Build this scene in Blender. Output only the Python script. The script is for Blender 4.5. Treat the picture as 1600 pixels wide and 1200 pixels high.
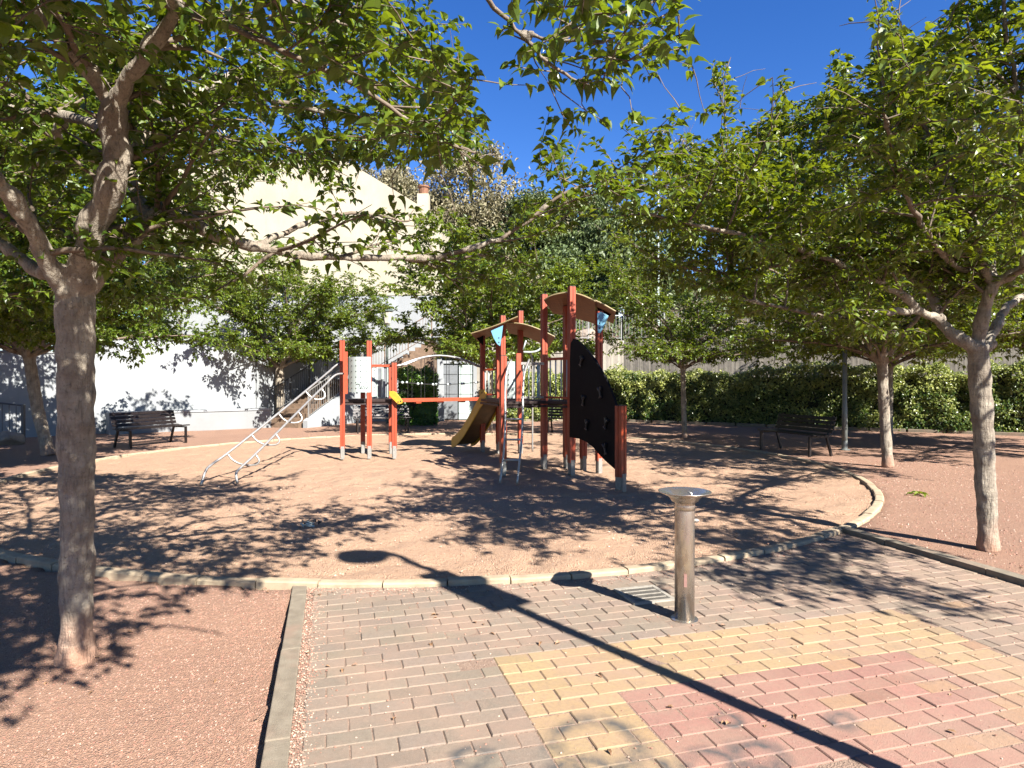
import bpy, math, random
import numpy as np
from mathutils import Vector, Matrix

for o in list(bpy.data.objects):
    bpy.data.objects.remove(o)
SC = bpy.context.scene
COL = SC.collection
R = math.radians

# ------------------------------------------------------------------ camera
F = 1000.0; CAMH = 1.6; HY = 595.0
cam = bpy.data.cameras.new('camera'); cam.sensor_width = 36; cam.lens = 36 * F / 1600
cam.clip_end = 2000; cam.clip_start = 0.05
co = bpy.data.objects.new('camera', cam); COL.objects.link(co)
co.location = (0, 0, CAMH); co.rotation_euler = (R(90) - math.atan(5 / F), 0, 0)
SC.camera = co

# ------------------------------------------------------------------ light
SUN_ELEV = 38.5
SH = Vector((-0.634, 0.773, 0)).normalized()       # direction shadows fall
sd = Vector((SH.x, SH.y, -math.tan(R(SUN_ELEV)))).normalized()
sl = bpy.data.lights.new('sun', 'SUN'); sl.energy = 5.0; sl.angle = R(0.53); sl.color = (1, 0.95, 0.87)
so = bpy.data.objects.new('sun', sl); COL.objects.link(so)
so.rotation_euler = sd.to_track_quat('-Z', 'Y').to_euler()
so.location = (8, -10, 12)
w = bpy.data.worlds.new('World'); SC.world = w; w.use_nodes = True
nt = w.node_tree; nt.nodes.clear()
sky = nt.nodes.new('ShaderNodeTexSky'); sky.sky_type = 'NISHITA'; sky.sun_disc = False
sky.sun_elevation = R(SUN_ELEV); sky.sun_rotation = math.atan2(-SH.x, -SH.y)
sky.altitude = 1500; sky.air_density = 1.05; sky.dust_density = 0.0; sky.ozone_density = 3.0
hs = nt.nodes.new('ShaderNodeHueSaturation'); hs.inputs['Saturation'].default_value = 1.3
hs.inputs['Hue'].default_value = .515
bg = nt.nodes.new('ShaderNodeBackground'); bg.inputs[1].default_value = 0.053
wo = nt.nodes.new('ShaderNodeOutputWorld')
nt.links.new(sky.outputs[0], hs.inputs['Color']); nt.links.new(hs.outputs[0], bg.inputs[0]); nt.links.new(bg.outputs[0], wo.inputs[0])
SC.view_settings.view_transform = 'Standard'; SC.view_settings.look = 'None'
SC.view_settings.exposure = 2.03; SC.view_settings.gamma = 1
SC.render.engine = 'CYCLES'
try:
    SC.cycles.max_bounces = 6; SC.cycles.transparent_max_bounces = 4
except Exception: pass

# ------------------------------------------------------------------ helpers
def W(px, py, d): return Vector(((px - 800) / F * d, d, CAMH + (HY - py) / F * d))
def G(px, py, z=0.0):
    d = F * (CAMH - z) / (py - HY)
    return Vector(((px - 800) / F * d, d, z))

class MB:
    def __init__(s): s.v = []; s.f = []
    def add(s, vs, fs):
        b = len(s.v); s.v += [tuple(v) for v in vs]; s.f += [tuple(b + i for i in f) for f in fs]
    def box(s, c, size, rz=0.0, M=None, taper=1.0):
        hx, hy, hz = size[0] / 2, size[1] / 2, size[2] / 2
        vs = []
        for z in (-hz, hz):
            t = taper if z > 0 else 1.0
            for x, y in ((-hx, -hy), (hx, -hy), (hx, hy), (-hx, hy)):
                vs.append(Vector((x * t, y * t, z)))
        m = M if M is not None else Matrix.Rotation(rz, 3, 'Z')
        c = Vector(c)
        s.add([c + m @ v for v in vs], [(0, 3, 2, 1), (4, 5, 6, 7), (0, 1, 5, 4), (1, 2, 6, 5), (2, 3, 7, 6), (3, 0, 4, 7)])
    def beam(s, a, b, w_, h_, up=(0, 0, 1)):
        a = Vector(a); b = Vector(b); d = b - a; L = d.length; x = d / L
        up = Vector(up)
        if abs(x.dot(up)) > .97: up = Vector((0, 1, 0))
        y = up.cross(x).normalized(); z = x.cross(y)
        m = Matrix((x, y, z)).transposed()
        s.box((a + b) / 2, (L, w_, h_), M=m)
    def tube(s, pts, r, n=8, cap=True):
        pts = [Vector(p) for p in pts]
        rr = r if isinstance(r, (list, tuple)) else [r] * len(pts)
        ref = None; base = len(s.v)
        for i, p in enumerate(pts):
            t = (pts[min(i + 1, len(pts) - 1)] - pts[max(i - 1, 0)])
            t = t.normalized() if t.length > 1e-9 else Vector((0, 0, 1))
            if ref is None:
                ref = Vector((1, 0, 0)) if abs(t.x) < .8 else Vector((0, 1, 0))
            u = (ref - t * ref.dot(t)).normalized(); v = t.cross(u); ref = u
            for k in range(n):
                a = 2 * math.pi * k / n
                s.v.append(tuple(p + (u * math.cos(a) + v * math.sin(a)) * rr[i]))
        for i in range(len(pts) - 1):
            for k in range(n):
                k2 = (k + 1) % n
                s.f.append((base + i * n + k, base + i * n + k2, base + (i + 1) * n + k2, base + (i + 1) * n + k))
        if cap:
            s.f.append(tuple(base + k for k in reversed(range(n))))
            s.f.append(tuple(base + (len(pts) - 1) * n + k for k in range(n)))
    def lathe(s, prof, c=(0, 0, 0), n=24):
        b = len(s.v); c = Vector(c)
        for r_, z in prof:
            for k in range(n):
                a = 2 * math.pi * k / n
                s.v.append((c.x + r_ * math.cos(a), c.y + r_ * math.sin(a), c.z + z))
        for i in range(len(prof) - 1):
            for k in range(n):
                k2 = (k + 1) % n
                s.f.append((b + i * n + k, b + i * n + k2, b + (i + 1) * n + k2, b + (i + 1) * n + k))
    def prism(s, poly, off):
        off = Vector(off); n = len(poly); poly = [Vector(p) for p in poly]
        s.add(poly + [p + off for p in poly],
              [tuple(reversed(range(n))), tuple(range(n, 2 * n))] + [(i, (i + 1) % n, n + (i + 1) % n, n + i) for i in range(n)])
    def build(s, name, mat, parent=None, smooth=False, bevel=0):
        me = bpy.data.meshes.new(name); me.from_pydata(s.v, [], s.f); me.update()
        import bmesh
        bm = bmesh.new(); bm.from_mesh(me); bmesh.ops.recalc_face_normals(bm, faces=bm.faces); bm.to_mesh(me); bm.free()
        if mat: me.materials.append(mat)
        if smooth: me.polygons.foreach_set('use_smooth', [True] * len(me.polygons))
        o = bpy.data.objects.new(name, me); COL.objects.link(o)
        if parent: place_child(o, parent)
        if bevel:
            m = o.modifiers.new('bevel', 'BEVEL'); m.width = bevel; m.segments = 2; m.limit_method = 'ANGLE'
        return o

def place_child(o, parent):
    loc = Vector(parent.location)
    if o.type == 'MESH':
        inv = parent_matrix(parent).inverted()
        o.data.transform(inv)
    o.parent = parent
def parent_matrix(p):
    m = Matrix.LocRotScale(p.location, p.rotation_euler, p.scale)
    return (parent_matrix(p.parent) @ m) if p.parent else m

def thing(name, loc, label, cat, group=None, rz=0):
    o = bpy.data.objects.new(name, None); COL.objects.link(o); o.location = loc; o.rotation_euler = (0, 0, rz)
    o.empty_display_size = .2
    tag(o, label, cat, group); return o
def tag(o, label=None, cat=None, group=None, kind=None):
    if label: o['label'] = label
    if cat: o['category'] = cat
    if group: o['group'] = group
    if kind: o['kind'] = kind
    return o
def copy_thing(o, loc, rz, label):
    r = o.copy(); COL.objects.link(r); r.location = loc; r.rotation_euler = (0, 0, rz); r['label'] = label
    for ch in list(o.children):
        c = ch.copy(); COL.objects.link(c); c.parent = r
        for g in list(ch.children):
            d = g.copy(); COL.objects.link(d); d.parent = c
    return r

def grid_mesh(name, V, Fq, mat, smooth=True, attrs=None, parent=None):
    me = bpy.data.meshes.new(name)
    nv, nf = len(V), len(Fq)
    me.vertices.add(nv); me.vertices.foreach_set('co', np.asarray(V, dtype=np.float32).ravel())
    me.loops.add(nf * 4); me.loops.foreach_set('vertex_index', np.asarray(Fq, dtype=np.int32).ravel())
    me.polygons.add(nf); me.polygons.foreach_set('loop_start', np.arange(0, nf * 4, 4, dtype=np.int32))
    try: me.polygons.foreach_set('loop_total', np.full(nf, 4, dtype=np.int32))
    except Exception: pass
    me.polygons.foreach_set('use_smooth', np.full(nf, smooth))
    if attrs:
        for k, a in attrs.items():
            at = me.attributes.new(k, 'FLOAT_COLOR', 'POINT')
            at.data.foreach_set('color', np.asarray(a, dtype=np.float32).ravel())
    me.update(calc_edges=True); me.validate()
    me.materials.append(mat)
    o = bpy.data.objects.new(name, me); COL.objects.link(o)
    if parent: place_child(o, parent)
    return o

_rg = np.random.default_rng(5); _NG = _rg.random((256, 256))
def vnoise(x, y, s, o=0):
    x = x / s + o * 17.3; y = y / s + o * 9.1
    xi = np.floor(x).astype(int); yi = np.floor(y).astype(int); fx = x - xi; fy = y - yi
    fx = fx * fx * (3 - 2 * fx); fy = fy * fy * (3 - 2 * fy)
    g = lambda a, b: _NG[a % 256, b % 256]
    return (g(xi, yi) * (1 - fx) + g(xi + 1, yi) * fx) * (1 - fy) + (g(xi, yi + 1) * (1 - fx) + g(xi + 1, yi + 1) * fx) * fy - .5

# ------------------------------------------------------------------ materials
class NT:
    def __init__(s, name):
        s.m = bpy.data.materials.new(name); s.m.use_nodes = True; s.t = s.m.node_tree; s.n = s.t.nodes; s.l = s.t.links
        s.b = s.n['Principled BSDF']; s.out = s.n['Material Output']
        s.pos = s.n.new('ShaderNodeTexCoord').outputs['Object']
    def world(s):
        s.pos = s.n.new('ShaderNodeNewGeometry').outputs['Position']; return s
    def noise(s, sc, det=3, rough=.6, vec=None, out='Fac'):
        n = s.n.new('ShaderNodeTexNoise'); n.inputs['Scale'].default_value = sc; n.inputs['Detail'].default_value = det
        n.inputs['Roughness'].default_value = rough; s.l.new(vec or s.pos, n.inputs['Vector']); return n.outputs[out]
    def voro(s, sc, out='Distance', vec=None):
        n = s.n.new('ShaderNodeTexVoronoi'); n.inputs['Scale'].default_value = sc; s.l.new(vec or s.pos, n.inputs['Vector']); return n.outputs[out]
    def ramp(s, fac, stops):
        r = s.n.new('ShaderNodeValToRGB'); e = r.color_ramp.elements
        while len(e) < len(stops): e.new(.5)
        for i, (p, c) in enumerate(stops):
            e[i].position = p; e[i].color = (c, c, c, 1) if isinstance(c, (int, float)) else (*c, 1)
        s.l.new(fac, r.inputs[0]); return r.outputs[0]
    def mix(s, fac, a, b, mode='MIX'):
        m = s.n.new('ShaderNodeMix'); m.data_type = 'RGBA'; m.blend_type = mode
        for sock, v in ((m.inputs[0], fac), (m.inputs[6], a), (m.inputs[7], b)):
            if isinstance(v, (int, float)): sock.default_value = v
            elif isinstance(v, tuple): sock.default_value = (*v, 1)
            else: s.l.new(v, sock)
        return m.outputs[2]
    def math(s, op, a, b=None, c=None):
        m = s.n.new('ShaderNodeMath'); m.operation = op
        for i, v in enumerate((a, b, c)):
            if v is None: continue
            if isinstance(v, (int, float)): m.inputs[i].default_value = v
            else: s.l.new(v, m.inputs[i])
        return m.outputs[0]
    def scale(s, sx, sy, sz):
        m = s.n.new('ShaderNodeMapping'); m.inputs['Scale'].default_value = (sx, sy, sz); s.l.new(s.pos, m.inputs[0]); return m.outputs[0]
    def bump(s, h, dist=.01, st=1.0):
        b = s.n.new('ShaderNodeBump'); b.inputs['Distance'].default_value = dist; b.inputs['Strength'].default_value = st
        s.l.new(h, b.inputs['Height']); s.l.new(b.outputs[0], s.b.inputs['Normal'])
    k = .47
    def color(s, c, k=None):
        k = s.k if k is None else k
        if isinstance(c, tuple): s.b.inputs['Base Color'].default_value = (*[x * k for x in c], 1)
        else: s.l.new(s.mix(1.0, c, (k, k, k), 'MULTIPLY'), s.b.inputs['Base Color'])
    def rough(s, r): s.b.inputs['Roughness'].default_value = r
    def metal(s, r): s.b.inputs['Metallic'].default_value = r

def simple(name, c, rough=.7, var=.25, sc=12, bump=.002, metal=0, bsc=None, c2=None):
    t = NT(name); c2 = c2 or tuple(x * (1 - var) for x in c)
    t.color(t.mix(t.ramp(t.noise(sc, 5), [(.35, 0.0), (.65, 1.0)]), c, c2), .72 if metal > .5 else None); t.rough(rough); t.metal(metal)
    if bump: t.bump(t.noise(bsc or sc * 4, 4), bump)
    return t.m

def gravel_mat(name, base, dark, light, sc, bump, big=.35):
    t = NT(name).world()
    cells = t.voro(sc, 'Color')
    sep = t.n.new('ShaderNodeSeparateColor'); t.l.new(cells, sep.inputs[0])
    c = t.mix(t.ramp(sep.outputs[0], [(0, 0.), (1, 1.)]), dark, base)
    c = t.mix(t.ramp(sep.outputs[1], [(.86, 0.), (.97, 1.)]), c, light)
    c = t.mix(t.ramp(t.noise(sc * .35, 6), [(.35, 0.), (.62, .8)]), c, base)
    c = t.mix(t.ramp(t.noise(.7, 5), [(.4, 0.), (.7, big)]), c, dark)
    t.color(c); t.rough(.95)
    h = t.math('ADD', t.voro(sc), t.math('MULTIPLY', t.noise(sc * .12, 5), 2.2))
    t.bump(h, bump); return t.m
M_SAND = gravel_mat('sand', (.70, .445, .28), (.47, .27, .17), (.80, .60, .45), 85, .014, .12)
M_GRAV = gravel_mat('red_gravel', (.59, .34, .22), (.37, .19, .125), (.74, .52, .40), 140, .011, .3)
M_JOINT = gravel_mat('joint_sand', (.40, .27, .195), (.27, .17, .12), (.58, .44, .34), 140, .004, .2)

def leaf_mat(name, c1, c2, trans, rough=.42, tw=.36, kk=.80):
    t = NT(name)
    a = t.n.new('ShaderNodeAttribute'); a.attribute_name = 'lv'
    sep = t.n.new('ShaderNodeSeparateColor'); t.l.new(a.outputs['Color'], sep.inputs[0])
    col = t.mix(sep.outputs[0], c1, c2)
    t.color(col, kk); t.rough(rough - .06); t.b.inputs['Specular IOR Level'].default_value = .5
    tr = t.n.new('ShaderNodeBsdfTranslucent')
    trans = tuple(x * kk for x in trans); tc = t.mix(sep.outputs[0], tuple(x * .75 for x in trans), trans); t.l.new(tc, tr.inputs[0])
    mx = t.n.new('ShaderNodeMixShader'); mx.inputs[0].default_value = tw
    t.l.new(t.b.outputs[0], mx.inputs[1]); t.l.new(tr.outputs[0], mx.inputs[2]); t.l.new(mx.outputs[0], t.out.inputs[0])
    return t.m
M_LEAF = leaf_mat('mulberry_leaf', (.035, .08, .010), (.16, .215, .02), (.28, .37, .012))
M_LEAF2 = leaf_mat('mulberry_leaf_light', (.04, .09, .011), (.20, .25, .024), (.33, .40, .014))
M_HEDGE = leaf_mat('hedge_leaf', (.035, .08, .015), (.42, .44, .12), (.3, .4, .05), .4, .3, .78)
M_SHRUB = leaf_mat('shrub_leaf', (.04, .10, .015), (.14, .24, .03), (.2, .32, .03), .35, .3)
M_EUC = leaf_mat('eucalyptus_leaf', (.17, .16, .085), (.32, .27, .16), (.26, .24, .10), .6, .25, .8)
M_PINE = leaf_mat('pine_needles', (.045, .075, .02), (.12, .15, .04), (.13, .16, .03), .6, .2, .8)
M_PEP = leaf_mat('pepper_leaf', (.07, .11, .04), (.17, .22, .07), (.18, .24, .06), .6, .25, .8)

def bark_mat(name, base, dark, stain=0.0):
    t = NT(name).world()
    n1 = t.noise(7, 6, .65); rings = t.noise(1, 4, .6, vec=t.scale(4, 4, 34))
    streak = t.noise(1, 5, .7, vec=t.scale(38, 38, 5))
    c = t.mix(t.ramp(n1, [(.35, 0.), (.65, 1.)]), base, dark)
    c = t.mix(t.ramp(rings, [(.6, 0.), (.76, .45)]), c, tuple(x * .6 for x in dark))
    c = t.mix(t.ramp(t.noise(60, 4, .7), [(.56, 0.), (.7, .75)]), c, tuple(x * .4 for x in dark))
    c = t.mix(t.ramp(streak, [(.5, 0.), (.68, .7)]), c, tuple(x * .5 for x in dark))
    if stain:
        sp = t.n.new('ShaderNodeSeparateXYZ'); t.l.new(t.pos, sp.inputs[0])
        zz = t.math('ADD', sp.outputs[2], t.math('MULTIPLY', t.noise(9, 3), .35))
        c = t.mix(t.ramp(zz, [(.16, .85), (.48, 0.)]), c, (.46, .25, .16))
    t.color(c, .66); t.rough(.85)
    t.bump(t.math('ADD', t.math('MULTIPLY', streak, 1.5), t.math('ADD', t.math('MULTIPLY', rings, .35), n1)), .02)
    return t.m
M_BARK = bark_mat('mulberry_bark', (.46, .40, .31), (.23, .185, .14), 1)
M_BARKD = bark_mat('hill_bark', (.26, .21, .17), (.13, .10, .08))
M_TWIG = simple('twig_bark', (.27, .20, .14), .8, .35, 20, .003)

M_POST = NT('red_timber')
_v = M_POST.noise(1, 5, .6, vec=M_POST.scale(30, 30, 2.0))
M_POST.color(M_POST.mix(M_POST.ramp(_v, [(.3, 0.), (.75, 1.)]), (.60, .088, .02), (.34, .042, .012))); M_POST.rough(.5)
M_POST.bump(_v, .003); M_POST = M_POST.m
M_RAIL = simple('red_paint', (.60, .095, .03), .45, .2, 15, .001)
M_STEEL = simple('galvanised_tube', (.52, .50, .47), .42, .25, 25, .0008, .7)
M_FOOT = simple('galvanised_plate', (.44, .42, .38), .6, .25, 30, .001, .2)
M_WHITEP = simple('pale_panel', (.70, .82, .78), .45, .12, 8, .001)
M_GREYP = simple('grey_panel', (.30, .32, .34), .5, .2, 8, .001)
M_HOLE = simple('dark_hole', (.03, .03, .035), .8, .2, 8, 0)
M_YEL = simple('yellow_plastic', (.80, .50, .04), .45, .2, 10, .001)
M_SLIDE = simple('slide_bed', (.20, .12, .05), .5, .4, 6, .001)
M_BLUE = simple('blue_plastic', (.22, .55, .78), .45, .1, 10, .001)
M_BLACK = simple('black_panel', (.010, .010, .012), .75, .3, 9, .001)
M_BLACK.node_tree.nodes['Principled BSDF'].inputs['Specular IOR Level'].default_value = .12
M_GRIP = simple('black_grip', (.04, .04, .04), .4, .3, 20, .001)
t = NT('roof_plywood'); _v = t.noise(1, 6, .65, vec=t.scale(3, 22, 22))
t.color(t.mix(t.ramp(_v, [(.3, 0.), (.7, 1.)]), (.40, .16, .055), (.20, .07, .028))); t.rough(.6); t.bump(_v, .002); M_ROOF = t.m
M_EDGE = simple('yellow_edge', (.50, .38, .18), .6, .25, 10, .001)
M_DECK = simple('brown_deck', (.05, .022, .018), .7, .3, 12, .002)
t = NT('bench_metal'); t.color(t.mix(t.ramp(t.noise(25, 5), [(.4, 0.), (.7, 1.)]), (.022, .015, .015), (.05, .036, .03))); t.rough(.38); t.metal(.3); M_BENCH = t.m
t = NT('fountain_steel'); _v = t.noise(1, 5, .65, vec=t.scale(14, 14, 5))
t.color(t.mix(t.ramp(_v, [(.45, 0.), (.68, 1.)]), (.66, .62, .56), (.42, .33, .26)), .74); t.metal(.9)
t.l.new(t.ramp(_v, [(.4, .16), (.65, .42)]), t.b.inputs['Roughness']); t.bump(t.noise(60, 4), .0008); M_FSTEEL = t.m
t = NT('kerb_cream'); t.world(); _v = t.noise(9, 6)
t.color(t.mix(t.ramp(_v, [(.35, 0.), (.68, 1.)]), (.66, .53, .35), (.50, .36, .24))); t.rough(.9); t.bump(t.noise(120, 5), .004); M_KCREAM = t.m
t = NT('kerb_grey'); t.world(); _v = t.noise(14, 7)
c = t.mix(t.ramp(_v, [(.35, 0.), (.68, 1.)]), (.36, .30, .22), (.26, .21, .15))
c = t.mix(t.ramp(t.noise(3, 3), [(.5, 0.), (.7, .5)]), c, (.45, .27, .19)); t.color(c); t.rough(.9); t.bump(t.noise(150, 5), .004); M_KGREY = t.m

# plaster, concrete
def plaster(name, c, dirt, bump=.006):
    t = NT(name); t.world()
    n = t.noise(.8, 6, .65); st = t.noise(1, 5, .7, vec=t.scale(2.5, 2.5, .25))
    col = t.mix(t.ramp(n, [(.42, 0.), (.7, .6)]), c, dirt)
    col = t.mix(t.ramp(t.noise(.35, 3), [(.5, 0.), (.56, .35)]), col, tuple(x * .93 for x in c[:1]) + tuple(x * .88 for x in c[1:]))
    col = t.mix(t.ramp(st, [(.5, 0.), (.8, .4)]), col, dirt)
    t.color(col); t.rough(.9); t.bump(t.noise(30, 6), bump); return t.m
M_WHITEW = plaster('white_plaster', (.50, .53, .55), (.36, .37, .37))
M_CREAM = plaster('cream_plaster', (.66, .60, .455), (.46, .40, .30))
M_PLINTH = plaster('grey_plinth', (.40, .42, .43), (.28, .29, .29))
M_BROWN = simple('brown_brick_step', (.34, .22, .14), .85, .4, 9, .006)
M_TILE = simple('roof_tile', (.38, .17, .09), .8, .4, 9, .01)
t = NT('board_concrete'); t.world()
_b = t.noise(1, 2, .5, vec=t.scale(9, 9, .1)); _n = t.noise(3, 6)
c = t.mix(t.ramp(_b, [(.35, 0.), (.65, 1.)]), (.50, .45, .37), (.36, .32, .27)); c = t.mix(t.ramp(_n, [(.5, 0.), (.7, .6)]), c, (.28, .25, .21))
t.color(c); t.rough(.9); t.bump(t.math('ADD', _b, _n), .02); M_CONC = t.m
M_RAILG = simple('grey_rail', (.50, .50, .49), .5, .15, 20, .0005, .2)
M_RAILD = simple('dark_rail', (.13, .14, .15), .5, .2, 20, .0005, .2)
M_LAMPG = simple('green_lamp_post', (.16, .20, .17), .5, .3, 10, .001, .2)
M_LAMPP = simple('grey_lamp_post', (.33, .36, .34), .45, .25, 10, .001, .3)
M_GLASS = simple('lamp_glass', (.75, .72, .62), .25, .1, 10, 0)
t = NT('hillside_soil'); t.world(); c = t.mix(t.ramp(t.noise(.5, 8, .7), [(.4, 0.), (.6, 1.)]), (.20, .13, .085), (.085, .085, .04)); t.color(c); t.rough(.95); t.bump(t.noise(3, 8), .2); M_HILL = t.m
M_ROCK = simple('pale_rock', (.62, .48, .37), .9, .35, 4, .03)

# ------------------------------------------------------------------ ground
RC = Vector((-1.2535, 12.112)); RR = 7.116
UC = np.array([-.274, .962]); UR = np.array([.962, .274])
KL, KRr = -.17, 5.20                                # path edges along UR

def height(x, y):
    ur = x * UR[0] + y * UR[1]
    r = np.hypot(x - RC.x, y - RC.y)
    z = .012 * vnoise(x, y, 1.7, 1) * 2 + .006 * vnoise(x, y, .35, 2) * 2
    uc = x * UC[0] + y * UC[1]
    left = np.clip((5.15 - uc) / .9, .12, 1) * np.clip((KL - .06 - ur) / .02, 0, 1) * np.clip((9 - y) / 5, 0, 1) * np.clip((r - RR) / .05, 0, 1)
    z = z * (1 - .4 * left) - .07 * left
    inpath = (ur > KL - .05) & (ur < KRr + .05) & (y < 10)
    z = np.where(inpath & (r > RR - .2), -.06, z)
    z = np.where(r < RR, -.12, z)
    return z
xs = np.concatenate([np.linspace(-400, -22, 14), np.arange(-20, 22, .12), np.linspace(24, 400, 14)])
ys = np.concatenate([np.linspace(-300, -4, 10), np.arange(-3, 30, .12), np.linspace(32, 700, 16)])
X, Y = np.meshgrid(xs, ys)
V = np.c_[X.ravel(), Y.ravel(), height(X, Y).ravel()]
nx, ny = len(xs), len(ys)
I = (np.arange(ny - 1)[:, None] * nx + np.arange(nx - 1)[None]).ravel()
tag(grid_mesh('ground', V, np.c_[I, I + 1, I + nx + 1, I + nx], M_GRAV), kind='structure')

# sand inside the ring, lumpy from footprints
rs = np.concatenate([np.arange(0, RR, .05), [RR]]); na = 700
A = np.linspace(0, 2 * np.pi, na, endpoint=False)
RRr, AA = np.meshgrid(rs, A, indexing='ij')
X = RC.x + RRr * np.cos(AA); Y = RC.y + RRr * np.sin(AA)
wx = X + .08 * vnoise(X, Y, .3, 5); wy = Y + .08 * vnoise(X, Y, .3, 6)
Z = .038 * vnoise(wx, wy, .17, 3) + .022 * vnoise(wx, wy, .42, 4) + .03 * vnoise(X, Y, 2.0, 7) + .004
for hx_, hy_, hr_, hd_ in ((-3.1, 13.2, .7, .03), (-.1, 10.0, .6, .035), (1.3, 9.9, .8, .03), (-4.4, 9.7, .5, .03), (-1.4, 14.9, .6, .035)): Z -= hd_ * np.exp(-((X - hx_) ** 2 + (Y - hy_) ** 2) / hr_ ** 2)
Z = np.maximum(Z, -.05)
V = np.c_[X.ravel(), Y.ravel(), Z.ravel()]
i, j = np.meshgrid(np.arange(len(rs) - 1), np.arange(na), indexing='ij'); j2 = (j + 1) % na
Fq = np.stack([i * na + j, (i + 1) * na + j, (i + 1) * na + j2, i * na + j2], -1).reshape(-1, 4)
tag(grid_mesh('play_sand', V, Fq, M_SAND), kind='structure')

# ring kerb
mb = MB(); nseg = 90
for k in range(nseg):
    a0 = 2 * math.pi * k / nseg; da = 2 * math.pi / nseg; g = .0008
    h = .038 + .005 * math.sin(k * 2.3) ; dr = .006 * math.sin(k * 1.7)
    prof = [(-.055, -.1), (-.055, h - .014), (-.045, h - .003), (-.03, h), (.03, h), (.045, h - .003), (.055, h - .014), (.055, -.1)]
    st = [a0 + g, a0 + da / 3, a0 + 2 * da / 3, a0 + da - g]
    vs = []
    for a in st:
        for (q, z) in prof:
            rr = RR + q + dr; vs.append((RC.x + rr * math.cos(a), RC.y + rr * math.sin(a), z))
    n = len(prof); fs = [(u * n + v, u * n + v + 1, (u + 1) * n + v + 1, (u + 1) * n + v) for u in range(3) for v in range(n - 1)]
    fs += [tuple(range(n)), tuple(3 * n + v for v in reversed(range(n)))]
    mb.add(vs, fs)
tag(mb.build('ring_kerb', M_KCREAM), kind='structure')

# straight kerbs either side of the paved path
def pathpt(u, c): return np.array([u * UR[0] + c * UC[0], u * UR[1] + c * UC[1]])
def straight_kerb(name, u0, u1, top, c0, c1, L=1.0):
    mb = MB(); c = c0; k = 0
    while c < c1:
        e = min(c + L, c1); mid = pathpt((u0 + u1) / 2, (c + e) / 2)
        if math.hypot(mid[0] - RC.x, mid[1] - RC.y) > RR + .02:
            M = Matrix.Rotation(math.atan2(UC[1], UC[0]), 3, 'Z')
            mb.box((mid[0] + .002 * math.sin(k * 3), mid[1], top / 2 - .1 + .002 * math.sin(k * 5)), (e - c - .006, u1 - u0, top + .2), M=M)
        c = e; k += 1
    return tag(mb.build(name, M_KGREY, bevel=.006), kind='structure')
straight_kerb('left_kerb', KL - .108, KL, .012, -1, 5.36)
straight_kerb('right_kerb', KRr, KRr + .12, .05, -1, 5.62)

# bricks
rng = np.random.default_rng(11)
PL, PW = .206, .1145
GREY = np.array([.315, .255, .195]); YEL = np.array([.55, .375, .185]); RED = np.array([.44, .205, .16]); OCH = np.array([.50, .29, .155])
tv = []; bev = .005
L2, W2 = PL / 2 - .0022, PW / 2 - .0022
for (lx, ly, z) in ((L2, W2, -.035), (L2, W2, -.005), (L2 - bev, W2 - bev, 0)):
    for sx, sy in ((-1, -1), (1, -1), (1, 1), (-1, 1)): tv.append((sx * lx, sy * ly, z))
tv = np.array(tv)
tf = [(8, 9, 10, 11)] + [(a + o, (a + 1) % 4 + o, (a + 1) % 4 + o + 4, a + o + 4) for o in (0, 4) for a in range(4)]
VV = []; FF = []; CC = []; nb = 0
c0 = 3.585 - 45 * PW
for row in range(int((7.4 - c0) / PW)):
    cc = c0 + (row + .5) * PW
    off = .906 + (.5 if row % 2 else 0) * PL
    cuts = ([.906, 3.82] if cc < 3.585 else []) + ([1.419, 3.27] if cc < 3.006 else [])
    iv = []
    for k in range(-8, 30):
        a_, b_ = max(off + k * PL, KL + .035 + .02 * rng.random()), min(off + (k + 1) * PL, KRr - .004)
        ed = [a_] + [q for q in cuts if a_ + .02 < q < b_ - .02] + [b_]
        iv += [(p, q) for p, q in zip(ed[:-1], ed[1:]) if q - p > .045]
    for (a_, b_) in iv:
        u = (a_ + b_) / 2; hl = (b_ - a_) / 2
        c = pathpt(u, cc)
        corners = [pathpt(u + a * hl, cc + b * W2) for a in (-1, 1) for b in (-1, 1)]
        if min(math.hypot(q[0] - RC.x, q[1] - RC.y) for q in corners) < RR - .04: continue
        col = GREY
        if cc < 3.585:
            if .906 < u < 3.82: col = YEL
            if cc < 3.006 and 1.419 < u < 3.27: col = RED
            if cc < 3.006 and 2.3 < u < 3.27 and rng.random() < .2: col = OCH
            if cc < 3.006 and 3.27 <= u < 3.85: col = YEL if rng.random() < .5 else OCH
            if u >= 3.82 and rng.random() < .15: col = OCH
        fade = np.clip((u - 2.3) / 2.5, 0, 1) * .4
        col = col * (1 - fade) + np.array([.50, .34, .24]) * fade
        col = col * (1 + rng.normal(0, .06)) * (1 + rng.normal(0, .018, 3))
        tx, ty = rng.normal(0, .006, 2)
        tw = tv.copy(); tw[:, 0] = np.sign(tv[:, 0]) * (np.abs(tv[:, 0]) - L2 + hl - .0022)
        z = rng.normal(0, .002) + tw[:, 2] + tw[:, 0] * tx + tw[:, 1] * ty
        rot = rng.normal(0, .006); cr, sr = math.cos(rot), math.sin(rot)
        lx = tw[:, 0] * cr - tw[:, 1] * sr; ly = tw[:, 0] * sr + tw[:, 1] * cr
        VV.append(np.c_[c[0] + lx * UR[0] + ly * UC[0], c[1] + lx * UR[1] + ly * UC[1], z])
        FF.append(np.array(tf) + nb * 12); CC.append(np.tile(np.r_[col, 1], (12, 1))); nb += 1
t = NT('paving_brick'); t.world()
a = t.n.new('ShaderNodeAttribute'); a.attribute_name = 'bc'
c = a.outputs['Color']
c = t.mix(t.ramp(t.noise(45, 6), [(.4, 0.), (.75, .45)]), c, (.20, .14, .10))
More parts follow.
